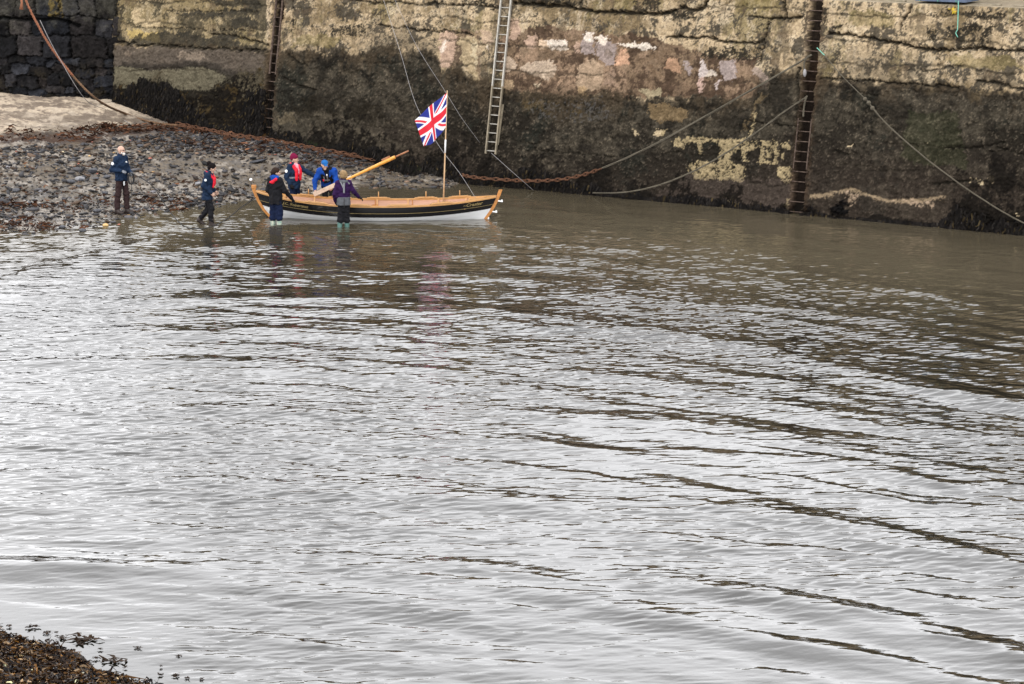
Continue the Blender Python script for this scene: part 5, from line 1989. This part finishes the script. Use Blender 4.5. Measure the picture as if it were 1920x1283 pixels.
sdf_mesh('buoyancy_vest', [dict(q_, k=.03) for q_ in (cap_(c_['wst'] - P5.up * .06, c_['chest'], .152, .170, .04, sq=(P5.side, 1.26)), cap_(c_['chest'], c_['nb'] - P5.up * .07, .170, .125, .04, sq=(P5.side, 1.2)), cap_(c_['nb'] - P5.front * .05, c_['nb'] + P5.front * .03 + P5.up * .03, .092, .082, .04))],
         M_blackc, P5.o, .0105, .004, 14)
mb = MB()
for q in (-.55, .35):
    mb.bar(P5.on_chest(q, .70, .055), P5.on_chest(q, .25, .058), .028, .012, up=tuple(P5.front))
mb.bar(P5.on_chest(-.9, .32, .045), P5.on_chest(.9, .32, .045), .03, .012, up=tuple(P5.front))
mb.build('vest_strap', M_strap, P5.o)
mb = MB(); mb.box(P5.on_chest(.3, .82, .035), (.035, .02, .06), (P5.side, P5.front, P5.up)); mb.build('white_label', M_patch, P5.o, bevel=.006)
mb = MB(); mb.box(P5.on_chest(-.75, .34, .055), (.04, .03, .06), (P5.side, P5.front, P5.up)); mb.build('red_toggle', M_red, P5.o, bevel=.006)
a = P5.haxes
sdf_mesh('cap', [ell_(P5.h(-.012, 0, .062), (.110, .092, .072), a, .01), dict(ell_(P5.h(-.012, 0, -.06), (.16, .14, .095), a, .006), sub=True), cap_(P5.h(.07, 0, .048), P5.h(.135, 0, .036), .056, .048, .01, sq=(P5.hu, .22))], M_cap, b, .0085)
sdf_mesh('hair', [ell_(P5.h(-.05, 0, .0), (.062, .083, .05), a, .02)], M_beard, b, .0085, .001, 3)
sdf_mesh('collar', [cap_(P5.h(-.09, .04, -.05), P5.J['nb'] + P5.side * .10 - P5.up * .0, .055, .06, .03), cap_(P5.h(-.09, .0, -.06), P5.J['nb'] - P5.front * .06, .06, .06, .03)], M_blackc, P5.o, .0105, .003, 5)
# 6 ---- purple jacket, back to us, amidships
x, y = ground_at(645, 426.5)
P6 = Person('person', (x, y, -.16), 98, 1.60, 'person with short blond hair in purple and grey jacket and green wellies', dict(
    elL=(-.01, .25, 1.11), wrL=(.10, .215, .90), elR=(.02, -.29, 1.17), wrR=(.17, -.43, 1.0), anL=(-.04, .135, .09), knL=(.02, .085, .50), anR=(.02, -.085, .09), knR=(.03, -.085, .50)), head_az=118, head_tilt=.1, slim=.82)
P6.hands = {'L': dict(curl=.9), 'R': dict(curl=.5, palm=(0, 0, -1), dir=(.8, .2, -.5))}
b = P6.build_body()
P6.jacket(M_purple, hem=1.02, seed=61, g=.020, flare=.0)
J = P6.J
sdf_mesh('grey_hem_panel', [cap_(J['wst'] - P6.up * .0, J['pel'] - P6.up * .18, .128, .140, .02, sq=(P6.side, 1.30))], M_greyc, P6.o, .0105, .004, 15, clip=[((0, 0, -1), -(J['pel'][2] + .08)), ((0, 0, 1), J['pel'][2] - .13)])
P6.trousers(M_blackc, to=.30, g=.022, seed=62)
P6.boots(M_teal, top=.43, g=.014)
P6.gloves(M_glove)
a = P6.haxes
sdf_mesh('hair', P6.hair_prims(vol=.022) + [ell_(P6.h(-.06, 0, -.03), (.05, .07, .055), a, .03), ell_(P6.h(.04, 0, .075), (.06, .07, .045), a, .03)], M_hairy, b, .0085, .004, 8)
bk = -P6.front
nb = J['nb']
sdf_mesh('collar_roll', [cap_(nb + P6.side * .075 + bk * .04, nb - P6.side * .075 + bk * .04, .042, .042, .03), cap_(nb + bk * .075, nb + bk * .11 - P6.up * .09, .05, .04, .03)], M_greyc, P6.o, .0105, .003, 9)
mb = MB()
mb.bar(nb + bk * .135 - P6.up * .03, nb + bk * .165 - P6.up * .28, .045, .016, up=tuple(bk))
mb.bar(nb + bk * .10 + P6.side * .08, nb + bk * .16 - P6.up * .14 + P6.side * .02, .03, .014, up=tuple(bk))
mb.bar(nb + bk * .10 - P6.side * .11 - P6.up * .02, nb + bk * .09 - P6.side * .15 - P6.up * .06, .035, .014, up=tuple(bk))
mb.build('back_strap', M_strap, P6.o, bevel=.003)
mb = MB()
mb.bar(J['wst'] + bk * .165 - P6.up * .05, J['pel'] + bk * .168 - P6.up * .17, .014, .008, up=tuple(bk))
mb.build('back_seam', M_eye, P6.o)

# the bow line from the man's hands, dipping to the water, up to the skiff's stem
w1 = np.array(P1.o.location) + hl
bow = boat_pt(-3.22, -.04, .52)
bl = [w1, ony(285, 348, w1[1] - .1), ony(318, 397, onz(330, 412, 0)[1] + .2), onz(345, 424, .03), onz(368, 428.5, .02), onz(392, 427, .03)]
bl += [ony(425, 411, onz(420, 420, 0)[1]), ony(450, 391, BC[1] - .2), bow]
ro = rope('bow_line', bl, .012, M_drope, 'thin dark line from the bald man dipping to the water, then to the bow', n=60)
for v in P1coil.v: pass
P1coil.v = [tuple(np.array(v) + np.array(P1.o.location)) for v in P1coil.v]
path_obj('rope_coil', P1coil, M_drope, None, None, ro)
# ------------------------------------------------------------------ shingle, stones and weed
RS = np.random.default_rng(77)
ICO = np.array([(0, 0, 1)] + [(math.cos(a) * .894, math.sin(a) * .894, .447) for a in np.arange(5) * 2 * math.pi / 5] +
               [(math.cos(a) * .894, math.sin(a) * .894, -.447) for a in (np.arange(5) + .5) * 2 * math.pi / 5] + [(0, 0, -1)])
ICF = np.array([(0, 1 + i, 1 + (i + 1) % 5) for i in range(5)] + [(1 + i, 6 + i, 1 + (i + 1) % 5) for i in range(5)] +
               [(1 + (i + 1) % 5, 6 + i, 6 + (i + 1) % 5) for i in range(5)] + [(6 + i, 11, 6 + (i + 1) % 5) for i in range(5)])


def rand_beach(n, zlo=-.03, zhi=1.2, x0=-16.5, x1=3.5, y0=62, y1=79):
    x = RS.uniform(x0, x1, n)
    y = RS.uniform(y0, y1, n)
    z = hbase(x, y)
    ok = (z > zlo) & (z < zhi)
    ok &= ((np.stack([x, y], -1) - W0[:2]) @ WN[:2]) < -.05
    return x[ok], y[ok]


def stones(x, y, size, col, name, mat):
    n = len(x)
    V = ICO[None] * (1 + RS.uniform(-.28, .28, (n, 12, 1)))
    sc = size[:, None, None] * np.stack([RS.uniform(.8, 1.9, n), RS.uniform(.6, 1.2, n), RS.uniform(.22, .6, n)], -1)[:, None, :]
    V = V * sc
    a = RS.uniform(0, 2 * np.pi, n)
    ca, sa = np.cos(a)[:, None], np.sin(a)[:, None]
    tx = RS.normal(0, .22, (n, 1))
    X = V[..., 0] * ca - V[..., 1] * sa
    Y = V[..., 0] * sa + V[..., 1] * ca
    Z = V[..., 2] + tx * V[..., 0]
    z0 = hground(x, y)
    P = np.stack([X + x[:, None], Y + y[:, None], Z + (z0 + size * .10)[:, None]], -1)
    F = (ICF[None] + 12 * np.arange(n)[:, None, None]).reshape(-1, 3)
    return mesh_np(name, P.reshape(-1, 3), F[:, ::-1] if False else F, mat, smooth=False, col=np.repeat(col, 12, 0))


M_sh = tinted('slate_shingle', rough=.6, spec=.22, sp_scale=20, sp_amt=.35, bump=.3, dist=.01, fine=70)
x, y = rand_beach(62000, -.03, .90)
d = samp(nzA, x, y) + .8 * samp(nzC, x, y)
PXs, PYs = project(np.stack([x, y, hbase(x, y)], -1))
dens = np.where(PYs < 330, .75, .55) + .35 * np.tanh(d)
dens = np.where((PXs > 440) & (PYs > 318) & (PYs < 350) | (PXs > 290) & (PXs < 560) & (PYs > 292) & (PYs < 330), dens * .35, dens)
keep = RS.uniform(0, 1, len(x)) < dens * .95
x, y = x[keep], y[keep]
sz_ = np.exp(RS.normal(math.log(.037), .48, len(x)))
tone = np.exp(RS.normal(0, .55, len(x)))
cs_ = np.array([.032, .031, .033])[None] * tone[:, None]
brn = RS.uniform(0, 1, len(x)) < .3
cs_[brn] = np.array([.055, .036, .024]) * tone[brn][:, None]
odd = RS.uniform(0, 1, len(x))
cs_[odd > .93] = np.array([.20, .19, .185]) * RS.uniform(.5, 1.2, ((odd > .93).sum(), 1))
cs_[odd > .985] = np.array([.36, .22, .09])
cs_[odd > .994] = np.array([.30, .10, .07])
sz_[odd > .93] *= .6
sz_ = np.minimum(sz_, .12)
sh_ = stones(x, y, sz_, np.clip(cs_, .008, .6), 'shingle', M_sh)
tag(sh_, 'dark slate shingle strewn over the lower beach', 'shingle', kind='stuff')

# larger stones one can pick out
protos = []
ms = [plain('slate_stone', (.05, .052, .06), rough=.5, var=.35, scale=12, bump=.5), plain('grey_stone', (.20, .20, .21), rough=.6, var=.2, scale=12, bump=.4),
      plain('ochre_stone', (.50, .33, .14), rough=.6, var=.15, scale=12, bump=.3), plain('red_stone', (.34, .12, .08), rough=.6, var=.2, scale=12, bump=.3),
      plain('cream_stone', (.52, .44, .28), rough=.6, var=.15, scale=12, bump=.3)]


def stone_mesh(seed, flat=.45, rnd=.2):
    g = np.random.default_rng(seed)
    mb = MB()
    mb.ball((0, 0, 0), 1, 10, 7, (1, .75, flat))
    V = np.array(mb.v)
    for q in range(5):
        nrm = g.normal(0, 1, 3); nrm /= np.linalg.norm(nrm)
        off = g.uniform(.45, .75) * np.array([1, .75, flat]).dot(np.abs(nrm))
        dd = V @ nrm - off
        V = V - np.clip(dd, 0, None)[:, None] * nrm * (1 - rnd)
    mb.v = [tuple(v) for v in V]
    return mb


def big_stone(px, py, wpx, mat, seed, label, group=None, flat=.45, water_=False, smooth=False):
    p = onz(px, py, 0.0) if water_ else onbeach(px, py)
    r = wpx / 2 / (FPX / (p[1] / math.cos(PITCH)))
    mb = stone_mesh(seed, flat)
    mb.v = [tuple(np.array(v) * r) for v in mb.v]
    o = mb.build('beach_stone', ms[mat], smooth=smooth)
    o.location = (p[0], p[1], p[2] + r * flat * .35)
    o.rotation_euler = (RS.normal(0, .12), RS.normal(0, .12), RS.uniform(-.5, .5))
    tag(o, label, 'stone', group)
    return o


big_stone(198, 424, 13, 2, 1, 'yellow rounded stone in the shallow water in front of the bald man', flat=.6, water_=True, smooth=True)
big_stone(223, 422, 7, 3, 2, 'small reddish stone in the shallow water right of the yellow one', water_=True)
big_stone(155, 434, 14, 0, 3, 'dark blue grey stone alone in the shallows left of the yellow stone', flat=.6, water_=True)
big_stone(116, 427, 16, 0, 4, 'dark angular stone at the water edge nearest the lower left shore')
big_stone(175, 322, 22, 0, 5, 'long flat dark slab on the shingle left of the bald man at chest height')
big_stone(200, 333, 17, 0, 6, 'dark stone just left of the bald man at waist height')
big_stone(150, 337, 20, 1, 7, 'grey slab left of the dark stone beside the bald man')
big_stone(133, 342, 18, 0, 8, 'dark slab lying left of the grey slab on the shingle')
big_stone(192, 352, 12, 0, 9, 'pointed dark stone beside the knees of the bald man')
big_stone(182, 397, 18, 0, 10, 'dark stone on weed just left of the bald man’s boots')
big_stone(372, 345, 14, 1, 11, 'pale grey stone just left of the wading woman')
big_stone(30, 358, 16, 0, 12, 'dark stone among weed near the left edge')
big_stone(168, 293, 6, 2, 13, 'small ochre pebble on the grey shingle up the beach left of the bald man')
big_stone(117, 286, 8, 4, 14, 'cream pebble on the grey shingle behind a yellowish one at upper left')
big_stone(281, 298, 8, 3, 15, 'pinkish red stone on the shingle right of the bald man’s head')
big_stone(331, 265, 7, 3, 16, 'orange red stone near the brown wrack line right of the bald man')
big_stone(245, 264, 5, 3, 17, 'tiny red stone on the shingle above the bald man’s head')
big_stone(494, 292, 6, 3, 18, 'rust red stone on the sand above the person in the black jacket')
big_stone(528, 294, 6, 4, 19, 'pale cream stone above the burgundy beanie')
big_stone(625, 301, 7, 4, 20, 'cream stone just right of the blue cap')
big_stone(585, 304, 10, 1, 21, 'pale flat stone between the burgundy beanie and the blue cap')
big_stone(752, 324, 13, 1, 22, 'blue grey stone on the shingle under the raised end of the oar')
big_stone(785, 322, 18, 2, 23, 'tan flat stone beside the chain left of the flagpole')
big_stone(590, 307, 14, 0, 24, 'dark flat stone just left of the blue cap')
big_stone(484, 303, 44, 0, 25, 'long dark strip of slate on the sand left of the burgundy beanie', flat=.12)
grp = 'dark stones scattered on the shingle'
for k in range(26):
    x, y = rand_beach(40, .05, .85)
    q = project(np.array([x[0], y[0], float(hbase(x[0], y[0]))]))
    big_stone(float(q[0]), float(q[1]), RS.uniform(8, 15), 0, 100 + k, 'medium sized dark slate stone lying among the shingle of the beach', grp)


# ---- ribbons of weed
def ribbons(name, base, dirs, length, width, col, mat, droop=0.0, segs=3, curl=.4, nrm=None):
    n = len(base)
    t = np.linspace(0, 1, segs + 1)
    side = np.cross(dirs, nrm if nrm is not None else RS.normal(0, 1, (n, 3)))
    side /= np.linalg.norm(side, axis=1)[:, None] + 1e-9
    wob = RS.normal(0, curl, (n, segs + 1, 3)) * length[:, None, None] * t[None, :, None]
    P = base[:, None] + dirs[:, None] * (length[:, None] * t)[..., None] + wob
    P[..., 2] -= droop * (length[:, None] * t ** 2)
    wv_ = width[:, None] * np.array([.8, 1, .85, .4, .2, .1])[:segs + 1] if segs <= 5 else width[:, None]
    A_ = P + side[:, None] * wv_[..., None] / 2
    B_ = P - side[:, None] * wv_[..., None] / 2
    V = np.stack([A_, B_], 2).reshape(n, -1, 3)
    k = 2 * (segs + 1)
    f = np.array([(2 * i, 2 * i + 1, 2 * i + 3, 2 * i + 2) for i in range(segs)])
    F = (f[None] + k * np.arange(n)[:, None, None]).reshape(-1, 4)
    return mesh_np(name, V.reshape(-1, 3), F, mat, smooth=False, col=np.repeat(col, k, 0))


M_weed = tinted('wet_weed', rough=.4, spec=.14, sp_scale=18, sp_amt=.4, bump=.2, dist=.01, fine=60)
M_weedm = tinted('matted_weed', rough=.8, spec=.04, sp_scale=18, sp_amt=.4, bump=.2, dist=.01, fine=60)

# wrack on the beach: reddish brown tufts in drifts
x, y = rand_beach(90000, -.03, 1.25)
PXs, PYs = project(np.stack([x, y, hbase(x, y)], -1))
g1 = samp(nzC, x, y) + .5 * samp(nzB, x, y) + .4 * samp(nzA, x, y)
jit_ = 5 * samp(nzA, x, y) + 3 * samp(nzC, x, y)
dn = .10 * (g1 > .7)
for pts, hw, dd in (([(-60, 262), (0, 257), (180, 249), (330, 242), (430, 248), (520, 268)], 10, .85), ([(0, 392), (110, 380), (200, 372), (330, 388)], 10, .75), ([(0, 425), (60, 418), (160, 420)], 8, .75), ([(0, 345), (120, 352), (170, 348)], 7, .5),
                    ([(60, 320), (150, 312)], 5, .3), ([(300, 372), (350, 390)], 7, .4), ([(0, 300), (80, 310)], 5, .2), ([(330, 338), (380, 336)], 3, .5), ([(390, 360), (470, 352)], 4, .3)):
    xs, ys = zip(*pts)
    inr = (PXs > xs[0] - 15) & (PXs < xs[-1] + 15)
    dn = np.maximum(dn, dd * inr * (np.abs(PYs + jit_ - np.interp(PXs, xs, ys)) < hw) * np.clip(.5 + .6 * g1, .1, 1.2))
keep = RS.uniform(0, 1, len(x)) < dn * .95
x, y = x[keep], y[keep]
n = len(x)
base = np.stack([x, y, hground(x, y) + RS.uniform(.02, .07, n)], -1)
dr = RS.normal(0, 1, (n, 3)) * np.array([1, 1, .10]); dr[:, 2] = np.abs(dr[:, 2]); dr /= np.linalg.norm(dr, axis=1)[:, None]
tone = np.exp(RS.normal(0, .5, n))[:, None]
colw = np.where(RS.uniform(0, 1, (n, 1)) < .7, np.array([[.036, .017, .010]]), np.array([[.085, .040, .022]])) * tone
wr_ = ribbons('wrack', base, dr, RS.uniform(.10, .28, n), RS.uniform(.025, .055, n), np.clip(colw, .006, .4), M_weedm, droop=.15, curl=.2)
tag(wr_, 'reddish brown seaweed wrack in drifts across the shingle', 'seaweed', kind='stuff')

# weed hanging on the foot of the walls
n = 26000
ua_, ub_, uc_ = wall_uz(200, 160)[0], wall_uz(505, 240)[0], wall_uz(1990, 430)[0]
u_ = np.where(RS.uniform(0, 1, n) < .5, RS.uniform(ua_, ub_, n), RS.uniform(ub_, uc_, n))
z_ = np.zeros(n)
foot = wall_pt(u_, z_)
gf = np.maximum(hbase(foot[:, 0], foot[:, 1]), -.02)
pxu, _ = project(foot)
hmax = np.interp(pxu, [200, 240, 300, 370, 420, 496, 505, 560, 700, 820, 950, 1050, 1150, 1280, 1480, 1520, 1560, 1600, 1760, 1790, 1860, 1925], [.5, .85, 1.0, .75, 1.2, 1.3, .3, .38, .45, .55, .6, .45, .4, .2, .16, .3, .06, .05, .08, .62, .7, .55])
cl_ = np.interp(u_, np.linspace(u_.min(), u_.max(), 500), fnoise(500, 1 + 3, 1.0, low=.01, seed=81)[:, 0])
hgt = RS.uniform(0, 1, n) * hmax * np.clip(.75 + .35 * cl_, .2, 1.15)
thin = RS.uniform(0, 1, n) < np.where(hgt > .25 * hmax, .62, 1)
u_, hgt, gf = u_[thin], hgt[thin], gf[thin]
n = len(u_)
iu = np.clip(((u_ - uu[0]) / STEP).astype(int), 0, nu - 1)
iz = np.clip(((gf + hgt + .05 - zz[0]) / STEP).astype(int), 0, nz - 1)
base = Pw[iu, iz] - WN * .012
keep = (cut[iu, iz] < .5)
base = base[keep]; n = len(base)
dr = np.tile(-WUP, (n, 1)) - WN * RS.uniform(.02, .25, (n, 1)) + WD * RS.normal(0, .28, (n, 1))
dr /= np.linalg.norm(dr, axis=1)[:, None]
tone = np.exp(RS.normal(0, .45, n))[:, None]
colw = np.array([[.0075, .0065, .0058]]) * tone
br = RS.uniform(0, 1, n) < .05
colw[br] = np.array([.030, .022, .011]) * tone[br]
wl = ribbons('wall_seaweed', base, dr, RS.uniform(.07, .20, n), RS.uniform(.03, .06, n), np.clip(colw, .004, .2), M_weedm, droop=.1, curl=.13, nrm=np.tile(WN, (n, 1)))
tag(wl, 'black bladder weed hanging along the foot of the quay wall', 'seaweed', kind='stuff')

# foreground bank of rotting weed, lower left
n = 42000
x = RS.uniform(-9.5, -3.8, n)
y = RS.uniform(25.5, 33.0, n)
z = hbase(x, y)
edge_n = samp(nzA, x * 1.0, y) * .03 + samp(nzB, x, y) * .025
keep = (z + edge_n * .4 > -.005)
x, y, z = x[keep], y[keep], z[keep]
n = len(x)
hp_ = np.clip(samp(nzA, x, y) * .02 + .02, 0, .08)
base = np.stack([x, y, np.maximum(z, 0) + hp_ + RS.uniform(0, .03, n)], -1)
dr = RS.normal(0, 1, (n, 3)) * np.array([1, 1, .12]); dr[:, 2] = np.abs(dr[:, 2]); dr /= np.linalg.norm(dr, axis=1)[:, None]
tone = np.exp(RS.normal(-.2, .55, n))[:, None]
pick = RS.uniform(0, 1, n)
colw = np.where(pick[:, None] < .62, np.array([[.012, .006, .003]]), np.where(pick[:, None] < .93, np.array([[.075, .034, .007]]), np.array([[.30, .20, .11]]))) * tone
fgw = ribbons('weed_bank', base, dr, RS.uniform(.05, .15, n), RS.uniform(.014, .034, n), np.clip(colw, .003, .5), M_weed, droop=.5, curl=.3)
tag(fgw, 'bank of brown and ochre seaweed at the lower left water edge', 'seaweed', kind='stuff')


def frond(px, py, size, seed, label, group=None):
    g = np.random.default_rng(seed)
    p = onz(px, py, .012)
    mb = MB()
    for q in range(26):
        c0 = np.array([g.normal(0, .45) * size, g.normal(0, .40) * size, g.uniform(0, .03)])
        d = g.normal(0, 1, 3) * np.array([1, 1, .25]); d /= np.linalg.norm(d)
        e_ = np.cross(d, [0, 0, 1.]); e_ /= np.linalg.norm(e_)
        L_ = g.uniform(.3, .8) * size
        w_ = g.uniform(.06, .14) * size + .008
        k1, k2 = c0 + d * L_ * .5 + g.normal(0, .1, 3) * L_, c0 + d * L_ + g.normal(0, .25, 3) * L_
        for k_ in (c0, k1, k2): k_[2] = abs(k_[2]) * .6
        mb.add([c0 - e_ * w_ * .5, c0 + e_ * w_ * .5, k1 + e_ * w_, k1 - e_ * w_, k2 + e_ * w_ * .3, k2 - e_ * w_ * .3], [(0, 1, 2, 3), (3, 2, 4, 5)])
    o = mb.build('seaweed_frond', M_frond, smooth=True)
    o.location = tuple(p)
    return tag(o, label, 'seaweed', group)


M_frond = plain('frond_brown', (.008, .005, .003), rough=.6, var=.5, scale=12, bump=.2, c2=(.035, .017, .006), spec=.06)
frond(160, 1200, .20, 1, 'curled brown seaweed piece floating just off the weed bank, with a pale tip')
frond(213, 1238, .16, 2, 'upright dark seaweed scrap floating right of the weed bank')
g_ = 'seaweed scraps floating off the weed bank'
for k, (px, py, s_) in enumerate(((18, 1174, .26), (62, 1176, .24), (88, 1187, .2), (106, 1187, .14), (118, 1196, .2), (140, 1193, .1), (335, 1230, .16), (258, 1215, .1), (188, 1218, .08), (180, 1235, .16), (302, 1250, .1), (235, 1252, .07), (300, 1266, .14), (350, 1272, .16), (330, 1268, .14), (378, 1274, .08), (30, 1190, .12))):
    frond(px, py, s_ * (.16 + .30 * ((k * 37) % 10) / 10), 20 + k, 'dark scrap of seaweed floating just off the weed bank at lower left', g_)
